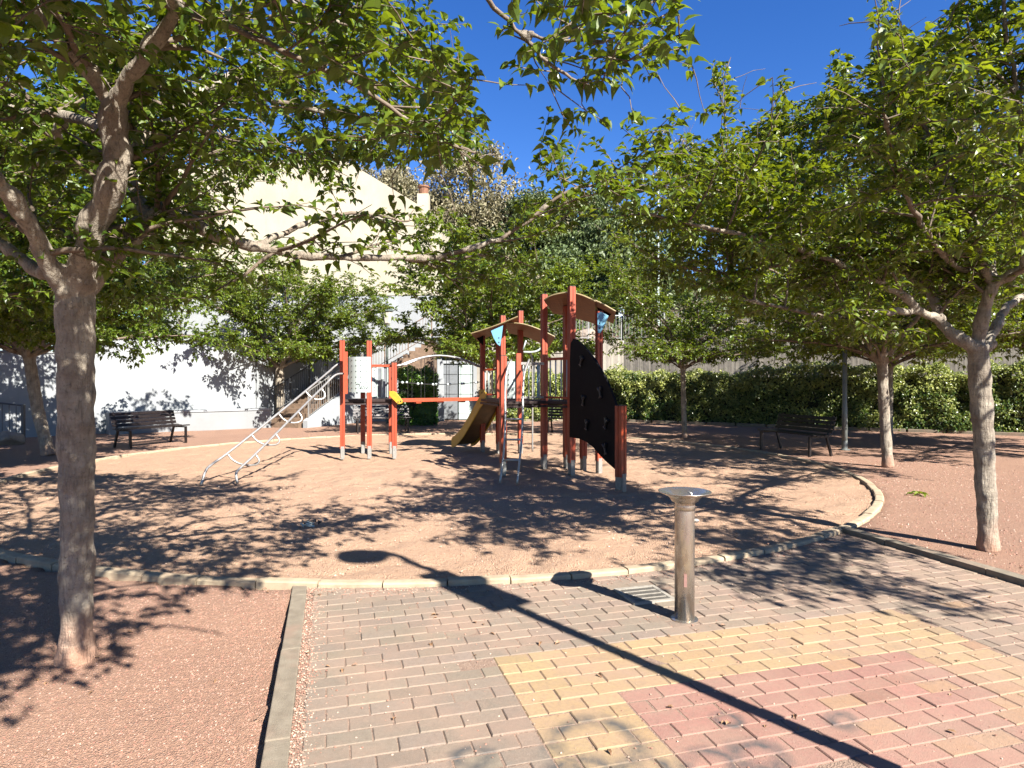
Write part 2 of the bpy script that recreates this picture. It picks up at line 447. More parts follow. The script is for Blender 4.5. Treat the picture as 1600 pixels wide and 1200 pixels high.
c = t.mix(t.ramp(t.noise(3.3, 5, .7), [(.55, 0.), (.7, .4)]), c, (.22, .17, .13))
c = t.mix(t.ramp(t.noise(110, 3), [(.62, 0.), (.72, .45)]), c, (.62, .48, .36))
c = t.mix(t.ramp(t.noise(1.6, 6, .7), [(.42, 0.), (.66, .62)]), c, (.50, .32, .23))
c = t.mix(t.ramp(t.noise(260, 3), [(.52, 0.), (.62, .45)]), c, (.52, .37, .27))
# sprayed graffiti rings and strokes, worn
wob = t.n.new('ShaderNodeVectorMath'); wob.operation = 'MULTIPLY_ADD'
t.l.new(t.noise(6, 2, out='Color'), wob.inputs[0]); wob.inputs[1].default_value = (.07, .07, 0); t.l.new(t.pos, wob.inputs[2])
def arc(cx, cy, r, wdt):
    d = t.n.new('ShaderNodeVectorMath'); d.operation = 'DISTANCE'; t.l.new(wob.outputs[0], d.inputs[0]); d.inputs[1].default_value = (cx + .035, cy + .035, 0)
    return t.ramp(t.math('ABSOLUTE', t.math('SUBTRACT', d.outputs['Value'], r)), [(0.0, 1.), (wdt, 0.)])
g = t.math('MAXIMUM', arc(.37, 2.82, .19, .075), arc(.30, 2.58, .13, .07))
for q in ((-.17, 2.72, .07, .05), (.82, 2.66, .10, .06), (1.05, 2.72, .09, .08), (1.02, 3.02, .05, .04), (.55, 2.62, .09, .05), (1.55, 3.0, .05, .05)):
    g = t.math('MAXIMUM', g, arc(*q))
g = t.math('MULTIPLY', g, t.ramp(t.noise(9, 4), [(.35, .3), (.6, .95)]))
c = t.mix(g, c, (.09, .09, .09))
t.color(c); t.rough(.9); t.bump(t.noise(160, 5), .0035)
o = grid_mesh('brick_paving', np.concatenate(VV), np.concatenate(FF), t.m, smooth=False, attrs={'bc': np.concatenate(CC)})
tag(o, kind='structure')
mb = MB(); q = [pathpt(KL, -1.3), pathpt(KRr, -1.3), pathpt(KRr, 7.6), pathpt(KL, 6.0)]
n = 40; vs = []; pts = []
for i in range(n + 1):
    for j in range(n + 1):
        u = KL + (KRr - KL) * i / n; cc = -1.3 + 7.6 * j / n; p = pathpt(u, cc)
        rr = math.hypot(p[0] - RC.x, p[1] - RC.y)
        pts.append((p[0], p[1], -.0048 if rr > RR - .05 else -.12))
mb.add(pts, [(i * (n + 1) + j, (i + 1) * (n + 1) + j, (i + 1) * (n + 1) + j + 1, i * (n + 1) + j + 1) for i in range(n) for j in range(n)])
tag(mb.build('joint_sand', M_JOINT), kind='structure')

# loose grit: near the kerbs, on the left gravel
def scatter(name, P, smin, smax, cols, seed=1):
    rg = np.random.default_rng(seed); n = len(P)
    tvv = np.array([(-1, -1, 0), (1, -1, 0), (1, 1, 0), (-1, 1, 0), (-.5, -.6, .9), (.6, -.5, .8), (.5, .5, 1), (-.6, .5, .8)])
    tff = np.array([(4, 5, 6, 7), (0, 1, 5, 4), (1, 2, 6, 5), (2, 3, 7, 6), (3, 0, 4, 7)])
    s = rg.uniform(smin, smax, n); a = rg.uniform(0, 6.28, n); st = rg.uniform(.6, 1.2, (n, 3))
    v = tvv[None] * st[:, None] * s[:, None, None] * .5
    x = v[..., 0] * np.cos(a)[:, None] - v[..., 1] * np.sin(a)[:, None]; y = v[..., 0] * np.sin(a)[:, None] + v[..., 1] * np.cos(a)[:, None]
    VX = np.stack([x + P[:, 0:1], y + P[:, 1:2], v[..., 2] + P[:, 2:3]], -1).reshape(-1, 3)
    FX = (tff[None] + np.arange(n)[:, None, None] * 8).reshape(-1, 4)
    ci = np.array(cols)[rg.integers(0, len(cols), n)] * rg.uniform(.7, 1.25, (n, 1))
    CX = np.repeat(np.c_[ci, np.ones(n)], 8, axis=0)
    t = NT(name + '_stone'); a_ = t.n.new('ShaderNodeAttribute'); a_.attribute_name = 'bc'; t.color(a_.outputs['Color'], .55); t.rough(.95)
    return tag(grid_mesh(name, VX, FX, t.m, smooth=False, attrs={'bc': CX}), kind='stuff')
rg = np.random.default_rng(3)
P = []
for _ in range(16000):                               # left gravel bed
    u = KL - .14 - rg.random() ** 1.3 * 3.2; c_ = rg.uniform(1.6, 5.6); p = pathpt(u, c_); P.append((p[0], p[1], 0))
P = np.array(P); P = P[np.hypot(P[:, 0] - RC.x, P[:, 1] - RC.y) > RR + .06]; P[:, 2] = height(P[:, 0], P[:, 1])
tag(scatter('loose_gravel', P, .003, .009, [(.50, .25, .18), (.40, .18, .13), (.58, .36, .28), (.45, .25, .18)]), 'loose reddish gravel on the bed left of the grey kerb', 'gravel')
P = []
for _ in range(5200):
    m = rg.random()
    if m < .45: u = KL + abs(rg.normal(0, .05)); c_ = rg.uniform(1.8, 5.4)
    else: u = rg.uniform(KL, KRr); c_ = rg.uniform(2., 6.5)
    p = pathpt(u, c_); P.append((p[0], p[1], .0))
for _ in range(5000):
    a_ = rg.uniform(-2.6, -.9); r_ = RR + .06 + abs(rg.normal(0, .09)); P.append((RC.x + r_ * math.cos(a_), RC.y + r_ * math.sin(a_), 0.0))
P = np.array(P); u = P[:, 0] * UR[0] + P[:, 1] * UR[1]; rr = np.hypot(P[:, 0] - RC.x, P[:, 1] - RC.y)
P = P[(u > KL) & (u < KRr) & (rr > RR + .055)]
tag(scatter('stray_grit', P, .003, .010, [(.50, .27, .19), (.40, .2, .14), (.62, .45, .34)], 2), 'reddish grit blown over the edges of the brick paving', 'grit')
P = []
for _ in range(9000):
    a_ = rg.uniform(0, 6.28); r_ = RR * math.sqrt(rg.random()) * .985; P.append((RC.x + r_ * math.cos(a_), RC.y + r_ * math.sin(a_), 0.006))
P = np.array(P); P = P[P[:, 1] < 10]
tag(scatter('sand_pebbles', P, .006, .018, [(.60, .34, .23), (.46, .24, .16), (.72, .52, .40)], 4), 'small pebbles lying on the lumpy playground sand', 'pebbles')
P = []
for _ in range(9000):
    P.append((rg.uniform(3, 9), rg.uniform(4.5, 13), 0))
P = np.array(P); u = P[:, 0] * UR[0] + P[:, 1] * UR[1]
P = P[((u > KRr + .13) | (P[:, 1] > 8)) & (np.hypot(P[:, 0] - RC.x, P[:, 1] - RC.y) > RR + .06)]; P[:, 2] = height(P[:, 0], P[:, 1])
tag(scatter('coarse_gravel', P, .006, .018, [(.50, .26, .19), (.38, .18, .13), (.64, .45, .35)], 5), 'coarse reddish gravel around the right mulberry trunk', 'gravel')

# ------------------------------------------------------------------ walls, house, stairs, terrace
def wall_seg(mb, a, b, z0, z1, th=.25):
    a = Vector((*a, 0)); b = Vector((*b, 0)); mid = (a + b) / 2; L = (b - a).length
    mb.box((mid.x, mid.y, (z0 + z1) / 2), (L, th, z1 - z0), rz=math.atan2(b.y - a.y, b.x - a.x))
WA, WB = Vector((-17.5, 15.25)), Vector((-9.0, 22.35))
Wm = WA.lerp(WB, .55)
o = thing('boundary_wall', (-12.5, 19.3, 0), 'tall smooth white wall running behind the black bench at left', 'wall')
mb = MB(); wall_seg(mb, WA, Wm, -.1, 2.40); mb.build('lower_wall', M_WHITEW, o)
mb = MB(); wall_seg(mb, Wm, WB, -.1, 2.9); wall_seg(mb, (-9.05, 22.45), (-7.6, 26.6), -.1, 3.6); mb.build('higher_wall', M_WHITEW, o)
mb = MB(); wall_seg(mb, WA, Wm, 2.403, 2.45, .31); wall_seg(mb, Wm, WB, 2.903, 2.95, .31); mb.build('coping', M_PLINTH, o)
dn = Vector((WB.y - WA.y, -(WB.x - WA.x))).normalized()      # towards the playground
o = thing('plinth_wall', (-11.4, 19.4, 0), 'low grey plinth with pale ledge at the foot of the white wall', 'low wall')
pa, pb = WA.lerp(WB, .60) + dn * .45, WB + dn * .45 + Vector((.25, .2))
mb = MB(); wall_seg(mb, pa, pb, -.1, .60, .6); mb.build('plinth', M_PLINTH, o)
mb = MB(); wall_seg(mb, pa, pb, .603, .66, .66); mb.build('ledge', M_WHITEW, o)

# house with gable
o = thing('gabled_house', (-9, 27.2, 0), 'large windowless cream house gable above a white lower wall', 'house')
HYY = 27.0
def HW(px, py): return Vector(((px - 800) / F * HYY, HYY, CAMH + (HY - py) / F * HYY))
pr = [HW(236, 600), HW(236, 262), HW(400, 256), HW(520, 240), HW(600, 288), HW(690, 343), HW(690, 600)]
pr[0].z = 5.2; pr[-1].z = 5.2
mb = MB(); mb.prism(pr, (0, 11, 0)); mb.build('upper_wall', M_CREAM, o)
pr2 = [Vector((pr[0].x, HYY + .02, -.1)), Vector((pr[0].x, HYY + .02, 5.197)), Vector((pr[-1].x, HYY + .02, 5.197)), Vector((pr[-1].x, HYY + .02, -.1))]
mb = MB(); mb.prism(pr2, (0, 10.9, 0)); mb.build('lower_wall', M_WHITEW, o)
mb = MB()
top = pr[1:6]
for a, b in zip(top[:-1], top[1:]):
    n_ = Vector((-(b.z - a.z), 0, b.x - a.x)).normalized()
    a1 = a + n_ * .01; b1 = b + n_ * .01
    mb.prism([a1 + Vector((0, .15, 0)), b1 + Vector((0, .15, 0)), b1 + n_ * .03 + Vector((0, .15, 0)), a1 + n_ * .03 + Vector((0, .15, 0))], (0, 11.0, 0))
rf = mb.build('roof', M_CREAM, o)
c0_ = HW(656, 322); mb = MB(); mb.box((c0_.x, HYY + 1.2, c0_.z), (.5, .5, 1.6)); ch = mb.build('chimney', M_CREAM, rf)
mb = MB(); mb.lathe([(.0, .0), (.2, 0), (.22, .3), (.26, .31), (.26, .38), (.0, .39)], (c0_.x, HYY + 1.2, c0_.z + .803), 14)
mb.build('chimney_pot', M_TILE, rf)
# stairs
def railing(o, a, b, h, mat, nb, spacing=.13, r=.009):
    a = Vector(a); b = Vector(b); L = (b - a).length; n = max(2, int(L / spacing))
    up = Vector((0, 0, h))
    mb = MB(); mb.tube([a + up, b + up], .022, 8); mb.tube([a + Vector((0, 0, .1)), b + Vector((0, 0, .1))], .014, 6); mb.build('handrail', mat, o)
    mb = MB()
    for i in range(1, n):
        p = a.lerp(b, i / n); mb.tube([p + Vector((0, 0, .1)), p + up], r, 5, cap=False)
    mb.build('balusters', mat, o)
    for i in range(nb):
        p = a.lerp(b, i / (nb - 1)); mb = MB(); mb.box(p + up / 2, (.045, .045, h)); mb.build('post', mat, o)

S0, S1 = Vector((-7.95, 21.9)), Vector((-6.75, 25.4)); sdv = (S1 - S0); SL = sdv.length; su = sdv.normalized(); sn = Vector((su.y, -su.x))
o = thing('garden_staircase', (S0.x, S0.y, 0), 'brown stepped staircase climbing beside the white wall', 'stairs')
mb = MB(); ns = 11
for i in range(ns):
    wd = 1.5 if i > 1 else 2.2
    off = 0 if i > 1 else -.35
    c = S0 + su * (SL * (i + .5) / ns) + sn * off
    mb.box((c.x, c.y, (i + 1) * .152 / 2 - .05), (SL / ns + .002, wd, (i + 1) * .152 + .1), rz=math.atan2(su.y, su.x))
mb.build('step_flight', M_BROWN, o)
mb = MB()
for i in range(12):
    x = -5.9 + i * .24; mb.box((x, 26.1, (1.67 + i * .14) / 2), (.2405, 1.2, 1.67 + i * .14))
mb.box((-6.75, 25.98, .83), (1.45, 1.3, 1.66))
mb.build('upper_flight', M_BROWN, o)
mb = MB(); a = S0 + sn * .87 + su * .1; b = S1 + sn * .87
mb.prism([(a.x, a.y, -.1), (b.x, b.y, -.1), (b.x, b.y, 1.75), (a.x, a.y, .25)], (sn.x * .18, sn.y * .18, 0))
mb.box((-4.5, 25.42, .84), (3.6, .15, 1.7)); mb.build('side_wall', M_WHITEW, o)
a = S0 - sn * .68 + su * .3; b = S1 - sn * .68
railing(o, (a.x, a.y, .3), (b.x, b.y, 1.7), .95, M_RAILD, 4)
a = S0 + sn * .95 + su * .3; b = S1 + sn * .95
railing(o, (a.x, a.y, .3), (b.x, b.y, 1.72), .95, M_STEEL, 4)
railing(o, (-6.0, 25.5, 1.7), (-3.2, 25.5, 3.35), .95, M_BROWN, 4)

# concrete terrace wall and terrace
C0, C1, C2 = Vector((-1.5, 26.3)), Vector((4.67, 27.05)), Vector((27, 13.1))
mb = MB(); wall_seg(mb, C0, C1, -.1, 3.3, .3); wall_seg(mb, C1 + Vector((.1, 0)), C2, -.1, 3.3, .3)
o = tag(mb.build('retaining_wall', M_CONC), 'board-marked concrete retaining wall rising behind the clipped hedge', 'wall')
# hillside terrain
def hh(x, y):
    # distance behind the terrace wall line
    d = np.where(x < 4.67, y - (26.5 + .12 * (x + 1.5)), (x - 4.67) * .53 + (y - 27.05) * .848)
    d2 = np.clip(d - 3.5, 0, None)
    z = 3.25 + 7.5 * (1 - np.exp(-d2 / 14)) + .5 * vnoise(x, y, 5, 8) * np.clip(d2 / 5, 0, 1) * 2
    return z
gx = np.linspace(-2.9, 90, 90); gv = np.linspace(0, 1, 60) ** 1.6
VH = []
for x in gx:
    ylo = 26.4 + .12 * (x + 1.5) if x < 4.67 else 27.05 - (x - 4.67) * .6247
    ylo += .02
    for v in gv:
        y = ylo + v * 85; VH.append((x, y, float(hh(np.array(x), np.array(y)))))
n2 = len(gv); I = (np.arange(len(gx) - 1)[:, None] * n2 + np.arange(n2 - 1)[None]).ravel()
tag(grid_mesh('hillside', np.array(VH), np.c_[I, I + n2, I + n2 + 1, I + 1], M_HILL), kind='structure')

o = thing('terrace_railing', (C0.x, C0.y, 3.3), 'pale grey barred railing along the top of the concrete wall', 'railing')
railing(o, (C0.x - 1.2, C0.y - .1, 3.3), (C1.x, C1.y, 3.3), 1.05, M_RAILG, 6, .14, .011)
Ce = C1.lerp(C2, .55); railing(o, (C1.x, C1.y, 3.3), (Ce.x, Ce.y, 3.3), 1.05, M_RAILG, 9, .14, .011)

# gate beside the house
o = thing('metal_gate', (-2.15, 26.0, 0), 'pale double gate beside the dark shrub, left of the slide', 'gate')
mb = MB(); mb.box((-2.85, 26, 1.15), (.14, .14, 2.3)); mb.box((-1.5, 26, 1.15), (.14, .14, 2.3)); mb.box((-2.17, 26, 2.36), (1.5, .14, .12)); mb.build('gate_frame', M_WHITEW, o)
for k, (x, m_) in enumerate(((-2.5, M_GREYP), (-1.87, M_WHITEP))):
    mb = MB(); mb.box((x, 26.0, 1.14), (.58, .05, 2.2)); 
    for zz in (.3, 1.1, 1.9): mb.box((x, 25.965, zz), (.56, .02, .07))
    mb.build('gate_leaf', m_, o)

# left edge railing with post
o = thing('ramp_railing', (-14.3, 17.0, 0), 'dark steel barred railing at the far left edge by the white wall', 'railing')
p1 = G(36, 690); a = Vector((p1.x, p1.y, 0)); b = a + Vector((-3.2, -.6, 0))
up = .42
mb = MB(); mb.tube([a + Vector((0, 0, .95)), b + Vector((0, 0, 1.35))], .025, 8); mb.tube([a + Vector((0, 0, .12)), b + Vector((0, 0, .5))], .018, 8); mb.build('handrail', M_RAILD, o)
mb = MB()
for i in range(1, 20):
    p = a.lerp(b, i / 20); q = i / 20 * .4; mb.tube([p + Vector((0, 0, .12 + q)), p + Vector((0, 0, .95 + q))], .010, 5)
mb.build('balusters', M_RAILD, o)
for i in (0, .5, 1):
    p = a.lerp(b, i); mb = MB(); mb.box(p + Vector((0, 0, .48 + .2 * i)), (.07, .07, .96 + .4 * i)); mb.build('post', M_RAILD, o)

def rock(name, c, s, label, seed):
    rg = random.Random(seed); import bmesh
    bm = bmesh.new(); bmesh.ops.create_icosphere(bm, subdivisions=3, radius=1)
    offs = [Vector((rg.uniform(-1, 1), rg.uniform(-1, 1), rg.uniform(-1, 1))).normalized() for _ in range(14)]
    for v in bm.verts:
        for q in offs:
            d = v.co.dot(q)
            if d > .72: v.co -= q * (d - .72) * .9
        v.co = Vector((v.co.x * s[0], v.co.y * s[1], v.co.z * s[2])) + Vector(c)
    me = bpy.data.meshes.new(name); bm.to_mesh(me); bm.free(); me.materials.append(M_ROCK)
    ob = bpy.data.objects.new(name, me); COL.objects.link(ob); return tag(ob, label, 'rock')
rock('boulder', (G(12, 694).x, G(12, 694).y, .12), (.42, .35, .24), 'rounded boulder at the far left edge under the barred railing', 3)
rock('terrace_rock', (3.55, 29.8, 3.5), (.95, .6, .62), 'pale rock behind the terrace railing beside the tall tower post', 8)

# path edging in front of the hedge
HA, HB = Vector((-.8, 25.3)), Vector((3.87, 25.9)); HC = Vector((24, 13.3))
mb = MB()
for a, b in ((HA, HB), (HB, HC)):
    n_ = int((b - a).length / 1.0)
    for i in range(n_):
        p = a.lerp(b, (i + .03) / n_); q = a.lerp(b, (i + .97) / n_); wall_seg(mb, (p.x - .3, p.y - .45), (q.x - .3, q.y - .45), -.1, .10, .12)
tag(mb.build('hedge_kerb', M_KGREY, bevel=.01), kind='structure')

# ------------------------------------------------------------------ foliage
def leaf_template(lo):
    if lo:
        rows = [(0, .06, 0), (.3, .30, .05), (.7, .20, .0), (1, .02, -.2)]
    else:
        rows = [(0, .03, 0), (.09, .23, .03), (.32, .33, .04), (.62, .22, -.03), (.84, .09, -.13), (1, .005, -.25)]
    v = []; 
    for t_, w_, z_ in rows:
        v += [(t_, -w_, z_ + w_ * .45), (t_, 0, z_), (t_, w_, z_ + w_ * .45)]
    f = []
    for r_ in range(len(rows) - 1):
        for k in (0, 1): a = r_ * 3 + k; f.append((a, a + 1, a + 4, a + 3))
    return np.array(v), np.array(f)

def leaves_mesh(name, P, D, N, S, mat, parent, lo=True, seed=0, lvbias=0.0):
    rg = np.random.default_rng(seed)
    tv_, tf_ = leaf_template(lo)
    D = D / np.linalg.norm(D, axis=1, keepdims=True)
    Yv = np.cross(N, D); Yv /= np.linalg.norm(Yv, axis=1, keepdims=True) + 1e-9; Zv = np.cross(D, Yv)
    wv = rg.uniform(.75, 1.15, len(P)); cv = rg.uniform(.5, 1.9, len(P))
    V = (P[:, None] + S[:, None, None] * (tv_[None, :, 0:1] * D[:, None] + (tv_[None, :, 1:2] * wv[:, None, None]) * Yv[:, None] + (tv_[None, :, 2:3] * cv[:, None, None]) * Zv[:, None]))
    nv = len(tv_); Fq = (tf_[None] + (np.arange(len(P)) * nv)[:, None, None]).reshape(-1, 4)
    lv = np.clip(rg.beta(1.6, 2.2, len(P)) + lvbias, 0, 1); C = np.repeat(np.c_[lv, lv, lv, np.ones(len(P))], nv, axis=0)
    return grid_mesh(name, V.reshape(-1, 3), Fq, mat, smooth=False, attrs={'lv': C}, parent=parent)

def resample(pts, step):
    out = [pts[0]]; 
    for a, b in zip(pts[:-1], pts[1:]):
        L = (b - a).length; n = max(1, int(round(L / step)))
        for i in range(1, n + 1): out.append(a.lerp(b, i / n))
    return out
def smooth_pts(pts, it=2):
    pts = [Vector(p) for p in pts]
    for _ in range(it):
        q = [pts[0]]
        for a, b in zip(pts[:-1], pts[1:]): q += [a.lerp(b, .25), a.lerp(b, .75)]
        q.append(pts[-1]); pts = q
    return pts

def tree(name, label, base, trunk_pts, trunk_r, limbs, seed, mat=None, hires=False, sec_step=.28, sec_len=(.5, 1.2), ter_step=.16, ter_len=(.18, .45),
         leaf=(.07, .11), leaf_step=.045, sprouts=0, keep=None, vox=.016, group='mulberry trees around the playground', zmin=1.9, droop=.35, zcap=None, start=.3):
    """limbs: list of (points, r0, r1). Builds trunk (remeshed), branches, crown."""
    rg = random.Random(seed); nr = np.random.default_rng(seed)
    o = thing(name, base, label, 'tree', group)
    tm = MB(); bmesh_ = MB()
    tp = smooth_pts([Vector(p) for p in trunk_pts], 1)
    tp = resample(tp, .1)
    n = len(tp); rr = [trunk_r[0] + (trunk_r[1] - trunk_r[0]) * (i / (n - 1)) for i in range(n)]
    rr[0] *= 1.2; rr[1] *= 1.06
    for i in range(n): rr[i] *= 1 + .03 * math.sin(i * .9 + seed) + .02 * math.sin(i * 2.1)
    rr[-1] *= 1.05
    tm.tube(tp, rr, 18)
    P = []; D = []; 
    segs = []
    for pts, r0, r1 in limbs:
        sp = smooth_pts([Vector(p) for p in pts], 2)
        sp = resample(sp, .12)
        for i in range(2, len(sp) - 1): sp[i] = sp[i] + Vector((rg.gauss(0, .006), rg.gauss(0, .006), rg.gauss(0, .006)))
        m = len(sp); rs_ = [1.12 * (r0 + (r1 - r0) * (i / (m - 1)) ** .8) for i in range(m)]
        for i in range(m): rs_[i] *= 1 + .06 * math.sin(i * 1.3 + r0 * 99) + (.12 if rg.random() < .06 else 0)
        tm.tube(sp, rs_, 12)
        k0 = next((i for i, q in enumerate(rs_) if q < vox * 1.7), None)
        if k0 is not None and m - k0 > 1:
            k0 = max(k0 - 2, 0); bmesh_.tube(sp[k0:], [max(q * .96, .003) for q in rs_[k0:]], 7)
        segs.append((sp, rs_))
    def okp(p): return keep is None or bool(keep(np.array([[p.x, p.y, p.z]]), nr)[0])
    seconds = []
    for sp, rs_ in segs:
        m = len(sp); acc = 0
        for i in range(int(m * start), m):
            acc += .12
            last = i == m - 1
            if acc >= sec_step or last:
                acc = -rg.random() * .08
                t_ = (sp[i] - sp[max(i - 2, 0)]).normalized()
                for rep in range(3 if last else (2 if rg.random() < .6 else 1)):
                    az = rg.uniform(0, 6.28)
                    rnd = Vector((math.cos(az), math.sin(az), rg.uniform(-.25, .6)))
                    d = (t_ * (.9 if last else .45) + rnd * .9).normalized()
                    L = rg.uniform(*sec_len)
                    seconds.append((sp[i], d, L, min(rs_[i] * .55, .02)))
        for s_ in range(int(sprouts * len(sp) / 20)):
            i = rg.randrange(int(m * .35), m); seconds.append((sp[i], Vector((rg.gauss(0, .25), rg.gauss(0, .25), 1)).normalized(), rg.uniform(.7, 1.3), .010))
    twigs = []
    for p0, d, L, r_ in seconds:
        n = max(3, int(L / .13)); pts = [p0]; dd = d.copy()
        for i in range(n):
            dd = (dd + Vector((rg.gauss(0, .16), rg.gauss(0, .16), rg.gauss(0, .12) - droop * .05))).normalized()
            q = pts[-1] + dd * (L / n)
            if q.z < zmin: dd.z = abs(dd.z) * .3; q.z = max(q.z, zmin)
            if zcap and q.z > zcap(q): dd.z = -.1; q.z = zcap(q)
            if not okp(q): break
            pts.append(q)
        if len(pts) < 2: continue
        n = len(pts) - 1; L = L * n / max(3, int(L / .13))
        bmesh_.tube(pts, [r_ * (1 - .75 * i / n) for i in range(n + 1)], 5, cap=False)
        twigs.append((pts, .6))
        acc = 0
        for i in range(1, n + 1):
            acc += L / n
            if acc >= ter_step * .8 or i == n:
                acc = 0
                for rep in range(2 if rg.random() < .5 else 1):
                    az = rg.uniform(0, 6.28); td = ((pts[i] - pts[i - 1]).normalized() * .5 + Vector((math.cos(az), math.sin(az), rg.uniform(-.5, .7))) * .8).normalized()
                    l2 = rg.uniform(*ter_len); k = 3; tp2 = [pts[i]]
                    for j in range(k):
                        td = (td + Vector((rg.gauss(0, .2), rg.gauss(0, .2), rg.gauss(0, .15) - droop * .12))).normalized(); tp2.append(tp2[-1] + td * l2 / k)
                    if not okp(tp2[-1]): continue
                    bmesh_.tube(tp2, [.0045, .0038, .003, .002], 3, cap=False); twigs.append((tp2, 1))
    for pts, dens in twigs:
        for a, b in zip(pts[:-1], pts[1:]):
            L = (b - a).length; n = L / leaf_step * dens; n = int(n) + (1 if rg.random() < n - int(n) else 0)
            t_ = (b - a).normalized()
            for i in range(n):
                p = a.lerp(b, rg.random()); az = rg.uniform(0, 6.28)
                d = Vector((math.cos(az), math.sin(az), rg.uniform(-.5, .3))) + t_ * .6
                P.append(p + d.normalized() * .025); D.append(d)
        e = pts[-1]
        for i in range(2):
            az = rg.uniform(0, 6.28); P.append(e); D.append(Vector((math.cos(az), math.sin(az), rg.uniform(-.9, .1))) + (pts[-1] - pts[-2]).normalized())
    P = np.array([tuple(p) for p in P]); D = np.array([tuple(p) for p in D])
    if keep is not None:
        k = keep(P, nr); P = P[k]; D = D[k]
    N = np.c_[nr.normal(0, .45, len(P)), nr.normal(0, .45, len(P)), np.ones(len(P))]
    S = nr.uniform(leaf[0], leaf[1], len(P)) * nr.choice([.65, 1, 1, 1.1], len(P))
    tr = tm.build('trunk', M_BARK, o, smooth=True)
    if vox:
        m_ = tr.modifiers.new('remesh', 'REMESH'); m_.mode = 'VOXEL'; m_.voxel_size = vox; m_.use_smooth_shade = True
        m_ = tr.modifiers.new('smooth', 'SMOOTH'); m_.iterations = 3; m_.factor = .5
        tx_ = bpy.data.textures.new('bark_lumps', 'CLOUDS'); tx_.noise_scale = .16; tx_.noise_depth = 2
        m_ = tr.modifiers.new('lumps', 'DISPLACE'); m_.texture = tx_; m_.texture_coords = 'LOCAL'; m_.strength = .035 if vox < .018 else .02; m_.mid_level = .5
    bmesh_.build('branches', M_TWIG, o, smooth=True)
    leaves_mesh('crown', P, D, N, S, mat or M_LEAF, o, lo=not hires, seed=seed)
    print(name, label[:30], 'leaves', len(P))
    return o

SKIRT = True
def auto_limbs(fork, n, L, rise, seed, r0=.055, yaw0=0, sub=True):
    rg = random.Random(seed); out = []
    for k in range(n):
        az = yaw0 + 6.283 * k / n + rg.uniform(-.3, .3); LL = L * rg.uniform(.8, 1.1)
        h = Vector((math.cos(az), math.sin(az), 0)); p = Vector(fork)
        rs = rise * rg.uniform(.7, 1.25)
        pts = [p + Vector((0, 0, -.1)), p + h * LL * .12 + Vector((0, 0, rs * .28)), p + h * LL * .35 + Vector((0, 0, rs * .62)), p + h * LL * .7 + Vector((0, 0, rs * .85)), p + h * LL + Vector((0, 0, rs))]
        pts = [q + Vector((rg.gauss(0, .05), rg.gauss(0, .05), rg.gauss(0, .04))) * (i > 0) for i, q in enumerate(pts)]
        out.append((pts, r0, .012))
        if sub:
            a2 = az + rg.choice([-.6, .6]); h2 = Vector((math.cos(a2), math.sin(a2), 0)); q = pts[2]
            out.append(([q, q + h2 * LL * .25 + Vector((0, 0, rs * .35)), q + h2 * LL * .5 + Vector((0, 0, rs * .75))], r0 * .5, .01))
    for k in range(n if SKIRT else 0):
        az = yaw0 + 6.283 * (k + .5) / n + rg.uniform(-.3, .3); LL = L * rg.uniform(.7, 1.05); h = Vector((math.cos(az), math.sin(az), 0)); p = Vector(fork)
        rs = rise * rg.uniform(.1, .3)
        out.append(([p + Vector((0, 0, -.05)), p + h * LL * .2 + Vector((0, 0, .25)), p + h * LL * .6 + Vector((0, 0, .25 + rs * .6)), p + h * LL + Vector((0, 0, .2 + rs))], r0 * .6, .009))
    return out

